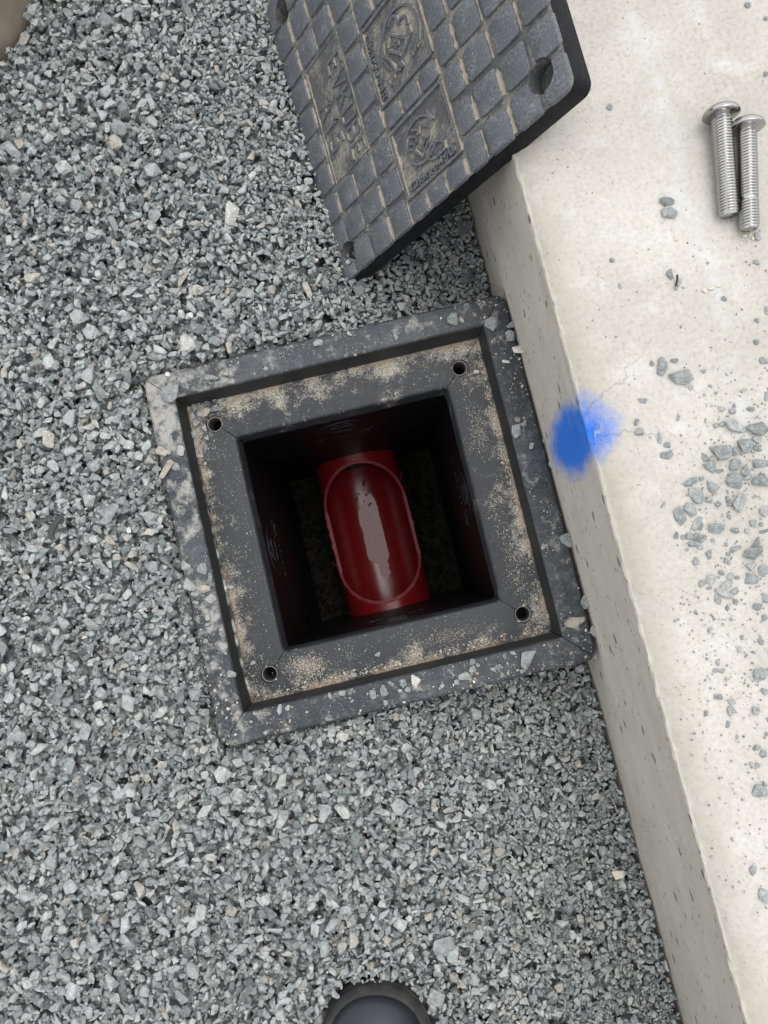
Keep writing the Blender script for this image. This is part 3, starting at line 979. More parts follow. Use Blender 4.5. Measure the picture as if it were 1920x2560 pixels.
for i, (x, y) in enumerate([(-.008, .07), (.003, .066), (.006, .060), (-.003, .057), (.010, .071), (-.016, .066), (.001, .075), (.008, .063)]):
    o = chip('grit', protos[(i * 5) % NPROTO], M_BURR if i % 2 else M_MUD, in_pipe(x, y, .0008), (0, .2, i), (.0022, .0022, .0015))
    tag(o, '%s crumb of dirt from the top in the red pipe' % ['third', 'fifth', 'seventh', 'lowest', 'second', 'fourth', 'topmost', 'sixth'][i], 'dirt', 'dirt crumbs in the red pipe')

# ------------------------------------------------------------------ the lid, leaning on the plinth
LA = Vector((-.0298, .2608, -.0040)); LU = Vector((.5777, .1379, .8045)).normalized()
LV = Vector((-.2643, .9641, .0245)); LV = (LV - LU * LV.dot(LU)).normalized(); LN = LU.cross(LV)
LMAT = Matrix(((LU.x, LV.x, LN.x, LA.x), (LU.y, LV.y, LN.y, LA.y), (LU.z, LV.z, LN.z, LA.z), (0, 0, 0, 1)))
LID = empty('pit_lid', LMAT)
tag(LID, 'square black chequered pit lid leaning on the plinth, raised lettering EVKUBE A15', 'lid')
LS = .336; PH = .0028; LT = .025

def rounded_prism(x0, y0, x1, y1, z0, z1, r, bev, seg=4, rr=None):
    """rounded rectangle with a bevelled upper edge"""
    rs = rr or (r, r, r, r)                    # radii at (x0,y0),(x1,y0),(x1,y1),(x0,y1)
    def loop(ins, z):
        pts = []
        for (cx, cy, a0, r_) in ((x0, y0, 180, rs[0]), (x1, y0, 270, rs[1]), (x1, y1, 0, rs[2]), (x0, y1, 90, rs[3])):
            sx = 1 if cx == x0 else -1; sy = 1 if cy == y0 else -1
            q = max(r_, ins + .0001)
            ox, oy = cx + sx * q, cy + sy * q
            for i in range(seg + 1):
                a = math.radians(a0 + 90 * i / seg)
                pts.append((ox + (q - ins) * math.cos(a), oy + (q - ins) * math.sin(a), z))
        return pts
    bm = bmesh.new()
    L = [[bm.verts.new(p) for p in loop(i, z)] for i, z in ((-bev * .6, z0), (0, z1 - bev), (bev * .35, z1 - bev * .35), (bev * 1.2, z1))]
    n = len(L[0])
    for a, b in zip(L[:-1], L[1:]):
        for i in range(n): bm.faces.new((a[i], a[(i + 1) % n], b[(i + 1) % n], b[i]))
    bm.faces.new(L[-1]); bm.faces.new(list(reversed(L[0])))
    return bm

LHOLES = [(.025, .025), (.312, .025), (.312, .311), (.025, .311)]
lcut = []
for (hx, hy) in LHOLES:
    lcut.append(from_bm(cyl_bm(.0128, -LT + .008, .02, 36, (hx, hy)), 'cutter', None, LID))
    lcut.append(from_bm(cyl_bm(.0078, -.06, .02, 30, (hx, hy)), 'cutter', None, LID))
bpy.context.view_layer.update()
bm = rounded_prism(0, 0, LS, LS, -LT, -PH, .009, .0010, 6)
plate = from_bm(bm, 'plate', M_PLATE, LID)
plate.data.materials.append(M_LIDSIDE)
for p in plate.data.polygons:
    p.material_index = 0 if p.normal.z > .9 else 1
bpy.context.view_layer.update()
for c in lcut:
    md = plate.modifiers.new('hole', 'BOOLEAN'); md.operation = 'DIFFERENCE'; md.object = c; md.solver = 'EXACT'
bake(plate)
autosmooth(plate, 30)

# chequer pads: u from the low edge upwards, v along the low edge
UG = [0, .0325, .0665, .1005, .1325]                          # pad column borders left of the panels
UR = [.2165, .2425, .2755, .3080, LS]                         # and right of them
VG = [0, .0315, .0645, .0975, .1310, .1645, .1975, .2310, .2645, .2990, LS]
GR = .0027                                                   # half groove
pads = []
def cells(us, vs):
    for a, b in zip(us[:-1], us[1:]):
        for c, d in zip(vs[:-1], vs[1:]): yield a, c, b, d
TEXTBOX = (.0335, .0985, .1005, .2180)
for a, c, b, d in cells(UG, VG):
    if a >= TEXTBOX[0] - .002 and b <= TEXTBOX[2] + .001 and c >= .097 and d <= .2320: continue
    pads.append((a, c, b, d))
for a, c, b, d in cells(UR, VG): pads.append((a, c, b, d))
mid = [.1325, .1605, .1885, .2165]
for a, b in zip(mid[:-1], mid[1:]):
    pads.append((a, 0, b, .0215)); pads.append((a, .0935, b, .1165))
    for c, d in zip([.2005, .2325, .2655, .2990, LS][:-1], [.2325, .2655, .2990, LS]): pads.append((a, c, b, d))
sandV = []; sandF = []
for (a, c, b, d) in pads:
    e = lambda v, s: v if v in (0, LS) else v + s * GR
    x0, x1, y0, y1 = e(a, 1), e(b, -1), e(c, 1), e(d, -1)
    rr = [.0038] * 4
    for k, (cx, cy) in enumerate(((0, 0), (LS, 0), (LS, LS), (0, LS))):
        if (x0 if k in (0, 3) else x1) == cx and (y0 if k in (0, 1) else y1) == cy: rr[k] = .009
    hgt = random.uniform(-.0003, .0001)
    o = from_bm(rounded_prism(x0, y0, x1, y1, -PH - .0008, hgt, .0038, .0009, 5, rr), 'tread_pad', M_PAD, LID)
    hit = [lcut[2 * k] for k, (hx, hy) in enumerate(LHOLES) if x0 - .013 < hx < x1 + .013 and y0 - .013 < hy < y1 + .013]
    if hit:
        bpy.context.view_layer.update()
        for cc in hit:
            md = o.modifiers.new('hole', 'BOOLEAN'); md.operation = 'DIFFERENCE'; md.object = cc; md.solver = 'EXACT'
        bake(o)
    autosmooth(o, 30)
    if x1 < LS and not hit:                                  # sand caught on the upper side of the pad
        n = 16; b0 = len(sandV); amt = random.uniform(.25, 1.05)
        for i in range(n + 1):
            y = y0 + .002 + (y1 - y0 - .004) * i / n
            w = max(.0003, amt * (.0030 + n3(y * 170, x1 * 90) * .0040)); w *= .25 + .75 * math.sin(math.pi * min(1, max(0, (i + .6) / (n + 1.2)))) ** .6
            hh = min(PH * .8, w * .85)
            x = x1 - .0002 + .0009
            sandV += [(x - .0012, y, -PH + hh), (x + w * .45, y, -PH + hh * .72 + random.uniform(-.0002, .0002)), (x + w + .0005, y, -PH - .0003)]
        for i in range(n):
            q = b0 + i * 3
            sandF += [(q, q + 1, q + 4, q + 3), (q + 1, q + 2, q + 5, q + 4)]
for c in lcut: bpy.data.objects.remove(c, do_unlink=True)
so = from_py('groove_sand', sandV, sandF, M_SAND, LID, True)
tag(so, kind='stuff')

# raised panel frames, emblems and lettering
letter_sand = ([], [])
def strokes(name, st_, w, dep, z=-PH, mat=None):
    V, F = ribbon_mesh(st_, w, dep)
    V = [(x, y, q + z) for x, y, q in V]
    o = from_py(name, V, F, mat or M_PAD, LID)
    autosmooth(o, 40)
    # sand lodged against the upper flank of the strokes
    for p in st_:
        for (a, b) in zip(p[:-1], p[1:]):
            dx, dy = b[0] - a[0], b[1] - a[1]; ln = math.hypot(dx, dy)
            if ln < .0008 or abs(dy) / ln < .3: continue
            m = max(1, int(ln / .004)); b0 = len(letter_sand[0])
            for i in range(m + 1):
                t = i / m; x = a[0] + dx * t; y = a[1] + dy * t
                q = max(.0001, (.0007 + n3(x * 130, y * 130, 2.) * .0022) * abs(dy) / ln)
                letter_sand[0].extend([(x + w * .45, y, z + dep * .75), (x + w * .5 + q * .6, y, z + dep * .5), (x + w * .6 + q * 1.3, y, z - .0002)])
            for i in range(m):
                k = b0 + i * 3
                letter_sand[1].extend([(k, k + 1, k + 4, k + 3), (k + 1, k + 2, k + 5, k + 4)])
    return o
def rect(x0, y0, x1, y1): return [(x0, (y0 + y1) / 2), (x0, y1), (x1, y1), (x1, y0), (x0, y0), (x0, (y0 + y1) / 2)]
strokes('panel_border', [rect(.1345, .1195, .2135, .1985)], .0034, .0026)
strokes('panel_border', [rect(.1350, .0240, .2140, .0915)], .0034, .0026)
# panel 1: open ring round a charging plug
strokes('emblem', [arc(.1820, .1580, .0265, .0265, 250, -70), [(.1610, .1615), (.1700, .1715), (.1880, .1530), (.1795, .1427), (.1610, .1615)],
                   arc(.1790, .1755, .0055, .0055, -45, 135, 10) + [(.1720, .1770)], arc(.1900, .1660, .0060, .0060, -45, 150, 10), [(.1958, .1585), (.1965, .1520), (.1795, .1427)],
                   [(.1520, .1560), (.1600, .1540), (.1640, .1420), (.1600, .1330), (.1550, .1290), (.1505, .1370)], [(.1765, .1335), (.1740, .1400)], [(.1740, .1600), (.1790, .1585), (.1765, .1545)]], .0024, .0022)
# panel 2: ring round a chip with contacts, a hand beside it
strokes('emblem', [arc(.1715, .0625, .0225, .0200, 20, 320), [(.1705, .0695), (.1754, .0770), (.1888, .0640), (.1797, .0550), (.1690, .0470), (.1605, .0590), (.1705, .0695)],
                   [(.1635, .0775), (.1735, .0725)], [(.1590, .0735), (.1690, .0680)], [(.1547, .0690), (.1655, .0635)], [(.1525, .0640), (.1620, .0595)], [(.1740, .0640), (.1790, .0600), (.1720, .0560)],
                   [(.1816, .0500), (.1900, .0500), (.1985, .0444), (.1970, .0372), (.1850, .0370), (.1779, .0394), (.1740, .0420)], arc(.2040, .0325, .0030, .0040, 0, 360, 12)], .0022, .0022)
def lettering(body, size, u, v0, v1, reading='down'):
    """raised text; reads towards -v with its top towards +u, or towards +u"""
    tm = text_mesh(body, size, .0026)
    x = np.array([q.co.x for q in tm.vertices]); w = x.max() - x.min()
    k = (v1 - v0) / w
    o = link('lettering', tm, M_PAD, LID)
    if reading == 'down':
        o.matrix_local = Matrix(((0, 1, 0, u), (-1, 0, 0, v1), (0, 0, 1, -PH + .0010), (0, 0, 0, 1))) @ Matrix.Diagonal((k, 1, 1, 1)) @ Matrix.Translation((-x.min(), 0, 0))
    else:
        o.matrix_local = Matrix(((1, 0, 0, v0), (0, 1, 0, u), (0, 0, 1, -PH + .0010), (0, 0, 0, 1))) @ Matrix.Diagonal((k, 1, 1, 1)) @ Matrix.Translation((-x.min(), 0, 0))
def thin_text(rows, name):
    strokes(name, rows, .0042, .0024)
# EVKUBE in broad plain strokes, each letter a box of height 24 mm
def glyphs(word, u0, hgt, v_start, wd, gap):
    G = {'E': [[(1, 1), (0, 1), (0, 0), (1, 0)], [(0, .5), (.8, .5)]], 'V': [[(0, 1), (.5, 0), (1, 1)]], 'K': [[(0, 0), (0, 1)], [(.95, 1), (.05, .42)], [(.35, .6), (1, 0)]],
         'U': [[(0, 1), (0, .25), (.25, 0), (.75, 0), (1, .25), (1, 1)]], 'B': [[(0, 0), (0, 1), (.7, 1), (.95, .85), (.95, .65), (.7, .52), (0, .52)], [(.7, .52), (1, .38), (1, .15), (.7, 0), (0, 0)]],
         'A': [[(0, 0), (.5, 1), (1, 0)], [(.22, .36), (.78, .36)]], '1': [[(.25, .78), (.55, 1), (.55, 0)]], '5': [[(.95, 1), (.1, 1), (.05, .55), (.6, .62), (.95, .42), (.9, .12), (.55, 0), (.05, .08)]]}
    out = []; v = v_start
    for ch in word:
        for s_ in G[ch]: out.append([(u0 + hgt * y, v - wd * x) for x, y in s_])
        v -= wd + gap
    return out
strokes('lettering', glyphs('EVKUBE', .0725, .0230, .2115, .0128, .0062), .0028, .0017)
strokes('lettering', glyphs('A15', .0415, .0240, .1810, .0128, .0062), .0028, .0017)
lettering('Charge-MB', .0125, .1375, .1240, .1915)
lettering('Charge-MB', .0105, .0275, .1420, .2080, 'right')
# rim of the sunk text field
strokes('field_edge', [rect(.0350, .0995, .0990, .2290)], .0012, .0008)

tag(from_py('lettering_sand', letter_sand[0], letter_sand[1], M_SAND, LID, True), kind='stuff')

# ------------------------------------------------------------------ stainless screws on the plinth
def screw(name, label, p_head, p_tip, r, nick=None):
    """button-head machine screw lying on the plinth; p_head/p_tip are axis ends"""
    a, b = Vector(p_head), Vector(p_tip); L = (b - a).length
    z = (b - a).normalized(); x = z.cross(Vector((0, 0, 1))).normalized(); y = z.cross(x)
    root = empty(name, Matrix(((x.x, y.x, z.x, a.x), (x.y, y.y, z.y, a.y), (x.z, y.z, z.z, a.z), (0, 0, 0, 1))))
    tag(root, label, 'screw')
    n = 36; pitch = .0024; V = []; F = []
    rows = int(L / pitch * 6)
    for j in range(rows + 1):
        zz = L * j / rows
        for i in range(n):
            an = 2 * math.pi * i / n
            ph = (zz / pitch - i / n) % 1.0
            tri = 1 - abs(2 * ph - 1)
            rr = r - .00125 * (1 - min(1, tri * 1.35))
            fade = min(1, (L - zz) / .0028)
            rr = min(rr, r * (.80 + .20 * fade)); 
            if nick and abs(zz / L - nick) < .012: rr = r - .0013
            if zz < .0035: rr = r * .90 + (.0010 if zz < .001 else 0)
            V.append((rr * math.cos(an), rr * math.sin(an), zz))
    for j in range(rows):
        for i in range(n):
            F.append((j * n + i, j * n + (i + 1) % n, (j + 1) * n + (i + 1) % n, (j + 1) * n + i))
    F.append(tuple(rows * n + i for i in range(n)))
    s = from_py('shank', V, F, M_STEEL, root, True)
    autosmooth(s, 60)
    R = r * 1.82
    prof = [(r * .9, .0004), (R * .93, .0), (R, -.0008), (R * .995, -.0018), (R * .94, -.0036), (R * .82, -.0056), (R * .66, -.0072), (R * .50, -.0080), (R * .42, -.0081)]
    V = []; F = []; n = 40
    for rr, zz in prof:
        for i in range(n): V.append((rr * math.cos(2 * math.pi * i / n), rr * math.sin(2 * math.pi * i / n), zz))
    for j in range(len(prof) - 1):
        for i in range(n): F.append((j * n + i, (j + 1) * n + i, (j + 1) * n + (i + 1) % n, j * n + (i + 1) % n))
    h = from_py('head', V, F, M_STEEL, root, True); autosmooth(h, 50)
    V = []; F = []
    hexa = [(R * .42 * math.cos(math.pi / 3 * i), R * .42 * math.sin(math.pi / 3 * i)) for i in range(6)]
    V = [(x_, y_, -.0081) for x_, y_ in hexa] + [(x_ * .98, y_ * .98, -.0035) for x_, y_ in hexa]
    F = [(i, i + 6, (i + 1) % 6 + 6, (i + 1) % 6) for i in range(6)] + [tuple(range(6, 12))]
    from_py('socket', V, F, M_STEEL, root)
def at(px, py, z):
    d = CR @ Vector(((px - 960) / 1850, -(py - 1280) / 1850, -1)); c = Vector((0.03157, -0.05833, 0.79877))
    return c + d * ((z - c.z) / d.z)
SR_ = .0082
za, zb = KZ + SR_ * 1.78, KZ + SR_
screw('steel_screw', 'left of two stainless screws on the concrete, its end higher up', at(1803, 290, za), at(1822, 540, zb), SR_)
screw('steel_screw', 'right of two stainless screws on the concrete, with a nick in its thread', at(1866, 322, za), at(1873, 574, zb), SR_ * .97, .70)

# ------------------------------------------------------------------ loose stones: (x, y, width, height[, turn]) as measured, on their surface
LOOSE_K = [  # on the plinth
 (1666,503,50,26),(1674,530,42,34),(1530,650,14,12),(1551,713,10,18),(1677,684,23,26),(1700,706,17,28),(1689,721,11,10),(1770,657,9,9),(1892,657,18,18),(1811,746,16,14),
 (1894,590,18,26),(1655,915,30,48),(1704,937,64,48,-12),(1629,907,16,15),(1687,901,22,14),(1726,969,16,16),(1759,928,14,13),(1776,966,11,11),(1790,983,9,8),(1860,976,20,14),(1761,987,9,9),
 (1918,773,15,30),(1892,802,14,14),(1890,855,15,14),(1909,900,20,18),(1915,989,20,26),(1609,998,25,20),(1696,1040,10,28),(1591,1051,20,26),(1598,1081,25,22),(1626,1094,9,9),
 (1650,1094,13,34),(1668,1113,20,17),(1668,1137,32,22),(1804,1022,19,13),(1835,1012,13,13),(1832,1027,19,17),(1819,1040,9,9),(1877,1023,22,14),(1790,1064,16,15),(1806,1060,18,17),
 (1842,1066,60,32,-22),(1894,1066,60,42,-10),(1898,1098,35,25),(1801,1129,56,46,-20),(1840,1129,22,26),(1862,1114,44,38),(1894,1120,22,18),(1838,1163,30,32),(1868,1178,30,36,50),(1905,1159,50,34,-20),
 (1778,1165,28,32),(1765,1144,24,16,-30),(1797,1178,15,12),(1836,1202,46,44),(1905,1204,44,42),(1870,1197,24,20),(1741,1238,50,34,-45),(1782,1213,26,42),(1728,1204,46,16,25),(1754,1197,14,13),
 (1773,1251,20,18),(1795,1261,24,14),(1823,1253,20,28),(1849,1255,50,32,62),(1913,1279,26,28),(1659,1262,26,9,58),(1700,1288,28,52,8),(1728,1273,38,32,-40),(1743,1307,48,18,60),(1750,1314,20,26),
 (1791,1321,42,28,-8),(1823,1292,10,17,20),(1836,1328,18,18),(1866,1328,13,13),(1883,1308,22,20),(1902,1311,14,13),(1909,1329,30,12),(1690,1338,14,18),(1707,1343,13,13),(1724,1342,22,22),
 (1750,1344,34,24),(1733,1361,30,18,-10),(1750,1368,15,13),(1717,1374,11,10),(1782,1351,11,11),(1816,1360,9,13),(1894,1354,44,16,48),(1840,1372,30,22),(1883,1383,64,32,28),(1775,1385,20,22),
 (1741,1404,16,22),(1814,1400,18,15),(1822,1409,10,9),(1821,1385,13,13),(1877,1417,30,22),(1909,1425,26,33),(1881,1447,34,32),(1804,1432,17,15),(1777,1446,22,28,-25),(1758,1460,24,22,30),
 (1776,1468,20,14,35),(1827,1443,19,21),(1844,1444,15,11),(1816,1463,34,18,25),(1812,1483,56,22,-28),(1840,1480,30,24),(1795,1499,28,15,-55),(1838,1504,16,14),(1819,1518,14,13),(1894,1517,22,20),
 (1915,1495,18,30),(1913,1543,15,14),(1786,1548,9,9),(1829,1548,10,10),(1808,1561,9,8),(1777,1572,13,11),(1856,1592,11,16),(1904,1603,15,22),(1849,1624,13,18),(1885,1631,9,9),(1797,1656,15,16),
 (1788,1675,11,15),(1806,1679,21,17),(1818,1696,11,10),(1902,1684,34,30),(1894,1697,22,15),(1797,1742,22,17),(1829,1755,20,19),(1829,1779,24,26),(1765,1783,11,15),(1818,1810,16,20),(1889,1777,22,22),
 (1913,1730,24,18),(1917,1835,11,11),(1844,1842,9,15),(1894,1872,20,20),(1909,1885,19,19),(1877,1910,10,10),(1895,1912,13,12),(1900,1979,36,34),(1911,1960,15,15),(1883,2176,17,25),(1911,2239,24,40),(1523,268,19,19),(1869,12,17,15),(1915,185,12,14),(1915,45,12,11)]
LOOSE_F = [  # on the rim's flat top
 (423,980,48,54),(528,943,44,14),(564,935,15,16),(664,921,13,12),(796,857,29,19),(875,836,24,10,-60),(888,886,9,9),(407,1072,22,12,-50),(430,1103,12,30),(448,1101,15,22),(452,1127,20,30),
 (465,1414,28,28),(506,1422,27,30),(474,1461,36,38,40),(525,1445,12,28),(525,1498,32,28),(487,1485,21,14),(489,1506,18,10),(536,1519,16,11),(518,1543,13,16),(520,1561,16,10),(514,1604,14,14),(579,1684,24,22),
 (586,1763,14,6),(699,1774,14,28),(719,1769,14,16),(671,1784,10,10),(627,1805,9,9),(663,1832,12,12),(675,1854,13,9),(559,1849,9,9),(825,1740,10,18),(856,1733,20,16),(879,1725,11,10),(880,1750,11,14),
 (932,1736,18,26),(961,1726,22,30),(982,1709,26,18),(1008,1711,20,24),(1019,1725,16,15),(999,1727,13,12),(964,1756,13,14),(1106,1714,12,16),(1163,1694,33,30),(1143,1705,20,14),(1181,1676,20,20),
 (1181,1656,16,18),(1195,1662,11,11),(1233,1675,16,14),(1246,1667,24,15),(1254,1685,18,18),(1263,1640,14,16),(1283,1633,18,9),(1322,1647,43,52),(1309,1676,22,16),(1465,1504,22,38,-15),
 (1421,1351,50,30,-45),(1362,1367,18,19),(1486,1577,20,30),(1497,1578,12,16),(1445,1571,15,12),(1133,798,32,34),(1229,808,36,38),(1284,813,27,25),(1275,839,26,30),(1299,848,21,21),(989,844,16,14,-40),
 (1294,1049,16,15),(1291,1076,24,40),(1307,1061,18,15),(1329,1114,11,20,-20),(1364,1101,17,14),(1385,1160,27,24),(439,1167,22,22),(1005,1709,18,24)]
TAN_F = [(403,1130,34,26,-30),(421,1130,22,16),(416,1172,60,24,62),(509,1472,42,22,8),(538,1726,13,9),(1154,798,11,18),(1438,1553,56,32,18),(1193,1684,9,9),(1333,950,11,12)]
WHITE_F = [(420,935,15,13),(1298,874,36,24,10),(1266,904,30,10,-10),(1040,1702,30,40,12)]
LOOSE_L = [  # on the sunk ledge
 (541,1023,28,24),(485,1018,14,25),(472,1022,14,13),(480,1040,14,18),(489,1060,28,23),(512,1069,16,18),(483,1084,20,25),(536,998,18,11),(514,1005,16,8),(497,1008,13,10),(512,1123,15,24,-20),(516,1096,14,18),
 (493,1128,10,10),(500,1141,18,12),(513,1159,10,10),(599,1038,11,15),(646,1738,9,12),(632,1657,16,10,40),(945,1637,20,15,30),(885,1686,15,13),(576,1467,20,12),(1291,1383,16,12,-30),(1356,1539,7,12),(1369,1542,10,20)]
TAN_L = [(510,1030,38,27,10)]
WHITE_L = [(1190,930,18,11)]

ORD = ['topmost', 'second', 'third', 'fourth', 'fifth', 'sixth', 'seventh', 'eighth', 'ninth', 'tenth', 'eleventh', 'twelfth', 'thirteenth', 'fourteenth', 'fifteenth', 'sixteenth', 'seventeenth', 'eighteenth', 'nineteenth', 'twentieth',
       '21st', '22nd', '23rd', '24th', '25th', '26th', '27th', '28th', '29th', '30th', '31st', '32nd', '33rd', '34th', '35th', '36th', '37th', '38th', '39th', '40th']
def zone(s, x, y):
    if s == 'K':
        if y < 320: return 'on the concrete beside lid or screws'
        if y < 880: return 'on the concrete between screws and blue mark'
        if y < 1000: return 'on the concrete just above the blue mark'
        if x < 1720 and y < 1150: return 'on the concrete right of the blue mark'
        if y < 1225: return 'in the upper heap on the concrete'
        if y < 1420: return 'in the middle heap on the concrete'
        if y < 1530: return 'in the lower heap on the concrete'
        if y < 1720: return 'on the concrete below the heaps'
        return 'on the concrete near its lower right edge'
    if s == 'L': return 'on the ledge by its upper left hole' if y < 1200 else 'on the sunk ledge of the pit'
    if y < 990 and x < 1000: return 'on the upper side of the rim'
    if x < 600 and y < 1800: return 'on the left side of the rim'
    if y < 1200 and x > 980: return 'on the upper right part of the rim'
    if x > 1350: return 'on the lower right part of the rim'
    return 'on the lower side of the rim'
loose = []
for s, lst, mat, col in (('K', LOOSE_K, M_LOOSE, 'grey'), ('F', LOOSE_F, M_LOOSE, 'grey'), ('F', TAN_F, M_TAN, 'tan'), ('F', WHITE_F, M_WHITE, 'white'), ('L', LOOSE_L, M_LOOSE, 'grey'), ('L', TAN_L, M_TAN, 'tan'), ('L', WHITE_L, M_WHITE, 'white')):
    for t in lst: loose.append((s, t, mat, col))
zsurf = {'K': KZ, 'F': FZ + .0004, 'L': .0062}
byz = {}
for s, t, mat, col in loose:
    x, y, w, h = t[:4]; turn = t[4] if len(t) > 4 else None
    L_, W_ = max(w, h), min(w, h)
    if turn is None: turn = (0 if w >= h else 90) + random.uniform(-14, 14)
    elif w < h: turn += 90
    z0 = zsurf[s]
    mpp = (.79877 - z0) / 1850
    a, b = L_ * mpp / 2, W_ * mpp / 2
    c = min(b * random.uniform(.42, .62), .0065)
    p = at(x, y, z0 + c * .7)
    # pick a shape whose plan is closest, then stretch it to the measured plan
    ratio = b / a
    cand = sorted(range(NPROTO), key=lambda i: abs(paxes[i][1] - ratio))[:12]
    i = random.choice(cand)
    ax = paxes[i]
    me_key = (i, mat.name)
    if me_key not in byz:
        me = protos[i].copy(); me.materials.clear(); me.materials.append(mat); byz[me_key] = me
    o = bpy.data.objects.new('loose_stone', byz[me_key]); COL.objects.link(o)
    o.scale = (a * 1.10, b / ax[1] * 1.10, c / ax[2])
    R = Matrix.Rotation(math.radians(turn), 3, 'Z') @ Euler((random.gauss(0, .10), random.gauss(0, .07), 0)).to_matrix()
    o.rotation_euler = R.to_euler()
    M = R @ Matrix.Diagonal(o.scale)
    low = min((M @ v.co).z for v in byz[me_key].vertices)
    o.location = (p.x, p.y, z0 - low - .0003)
    size = 'large' if L_ >= 36 else 'mid-sized' if L_ >= 20 else 'small' if L_ >= 12 else 'tiny'
    shape = 'splinter' if ratio < .5 else 'chip' if ratio < .8 else 'stone'
    o['_k'] = (col, zone(s, x, y)); o['_s'] = (size, shape); o['_y'] = float(y)
LST = [o for o in COL.objects if o.name.startswith('loose_stone')]
groups = {}
for o in LST: groups.setdefault((o['_k'][0], o['_k'][1], o['_s'][0], o['_s'][1]), []).append(o)
for (col, zn, size, shape), os_ in groups.items():
    os_.sort(key=lambda q: q['_y'])
    for i, o in enumerate(os_):
        lb = '%s %s %s %s' % (size, col, shape, zn)
        if len(os_) > 1: lb = '%s %s from the top %s' % (ORD[i] if i else 'first', lb.split(' ' + zn)[0], zn)
        tag(o, lb, 'stone', 'loose stones ' + ('on the plinth' if 'concrete' in zn else 'on the pit rim'))
for o in LST:
    for k_ in ('_k', '_s', '_y'): del o[k_]

# a few things lying in the gravel that stand out from it
def top_of(x, y, r=.004):
    ix, iy = int((x - X0) / CELL), int((y - Y0) / CELL); k = int(r / CELL)
    w = H[iy - k:iy + k + 1, ix - k:ix + k + 1]
    return float(np.percentile(w[w < .5], 70))
def gravel_piece(name, label, cat, px, py, w, h, turn, mat, pr, flat=.5):
    z = .012
    for _ in range(3): p = at(px, py, z + .004); z = top_of(p.x, p.y)
    mpp = (.79877 - z) / 1850
    a, b = w * mpp / 2, h * mpp / 2
    me = protos[pr].copy(); me.materials.clear(); me.materials.append(mat)
    o = bpy.data.objects.new(name, me); COL.objects.link(o); ax = paxes[pr]
    o.scale = (a * 1.08, b / ax[1] * 1.08, b * flat / ax[2])
    o.rotation_euler = (random.gauss(0, .12), random.gauss(0, .12), math.radians(turn)); o.location = (p.x, p.y, z + b * flat * .45)
    tag(o, label, cat)
gravel_piece('pale_stone', 'largest pale stone on the gravel, left of the lid', 'stone', 580, 528, 88, 46, 68, M_PALE, 12)
gravel_piece('pale_stone', 'long pale stone lying in the gravel between lid and pit', 'stone', 462, 695, 60, 22, 50, M_TAN, 6)
gravel_piece('pale_stone', 'big rounded stone in the gravel left of the pit rim top corner', 'stone', 470, 862, 44, 52, 20, M_PALE, 4)
gravel_piece('pale_stone', 'large flat grey stone in the gravel below the pit, towards the boot', 'stone', 1110, 2368, 62, 54, 20, M_LOOSE, 8)
gravel_piece('pale_stone', 'rounded grey stone in the gravel right beside the boot toe', 'stone', 1092, 2500, 50, 46, -40, M_LOOSE, 0)
gravel_piece('cream_stone', 'cream coloured stone in the gravel at the foot of the plinth', 'stone', 1548, 2190, 38, 25, -5, M_CREAM, 16)
gravel_piece('white_chip', 'white chip in the gravel left of the pit', 'stone', 320, 1325, 13, 17, 20, M_WHITE, 8)
gravel_piece('white_chip', 'white chip in the gravel above the pit rim top corner', 'stone', 474, 785, 18, 14, -35, M_WHITE, 4)
gravel_piece('white_chip', 'flat white chip in the gravel left of the near side of the pit', 'stone', 207, 1594, 17, 9, 5, M_WHITE, 9)
gravel_piece('tan_stone', 'tan stone in the gravel at the far left edge, above the pit', 'stone', 80, 690, 40, 24, 20, M_TAN, 3)
gravel_piece('tan_stone', 'orange tan stone in the gravel left of the pit', 'stone', 275, 1350, 32, 20, -25, M_TAN, 5)
gravel_piece('grey_stone', 'broad flat grey stone in the gravel left of the pit', 'stone', 275, 1283, 54, 56, 10, M_LOOSE, 13, .3)
gravel_piece('dark_stone', 'dark stone half under the lid beside the plinth', 'stone', 1160, 567, 46, 40, 10, M_DARKST, 8, .6)
gravel_piece('dark_stone', 'dark stone under the lid, nearest the pit rim', 'stone', 1175, 690, 50, 40, 30, M_DARKST, 12, .6)

def scrap():
    px = [(160, 1283), (150, 1295), (138, 1308), (130, 1324), (127, 1340), (134, 1350)]
    z = .02
    P = []
    for q in px:
        p = at(*q, z); z = top_of(p.x, p.y) + .003
        P.append(at(*q, z))
    V = []; F = []
    for i, p in enumerate(P):
        t = (P[min(i + 1, 5)] - P[max(i - 1, 0)]); t.z = 0; t.normalize(); s = Vector((-t.y, t.x, 0)) * (.0036 if 0 < i < 5 else .0024)
        for q, dz in ((s, 0), (s * .8, .0016), (-s * .8, .0018), (-s, 0)): V.append(p + q + Vector((0, 0, dz)))
    for i in range(5):
        for k in range(4): F.append((i * 4 + k, i * 4 + (k + 1) % 4, i * 4 + 4 + (k + 1) % 4, i * 4 + 4 + k))
    F += [(3, 2, 1, 0), (20, 21, 22, 23)]
    o = from_py('rubber_scrap', V, F, M_BLACKSCRAP, None, True); autosmooth(o, 40)
    tag(o, 'curved black rubber scrap lying in the gravel left of the pit', 'scrap')
scrap()

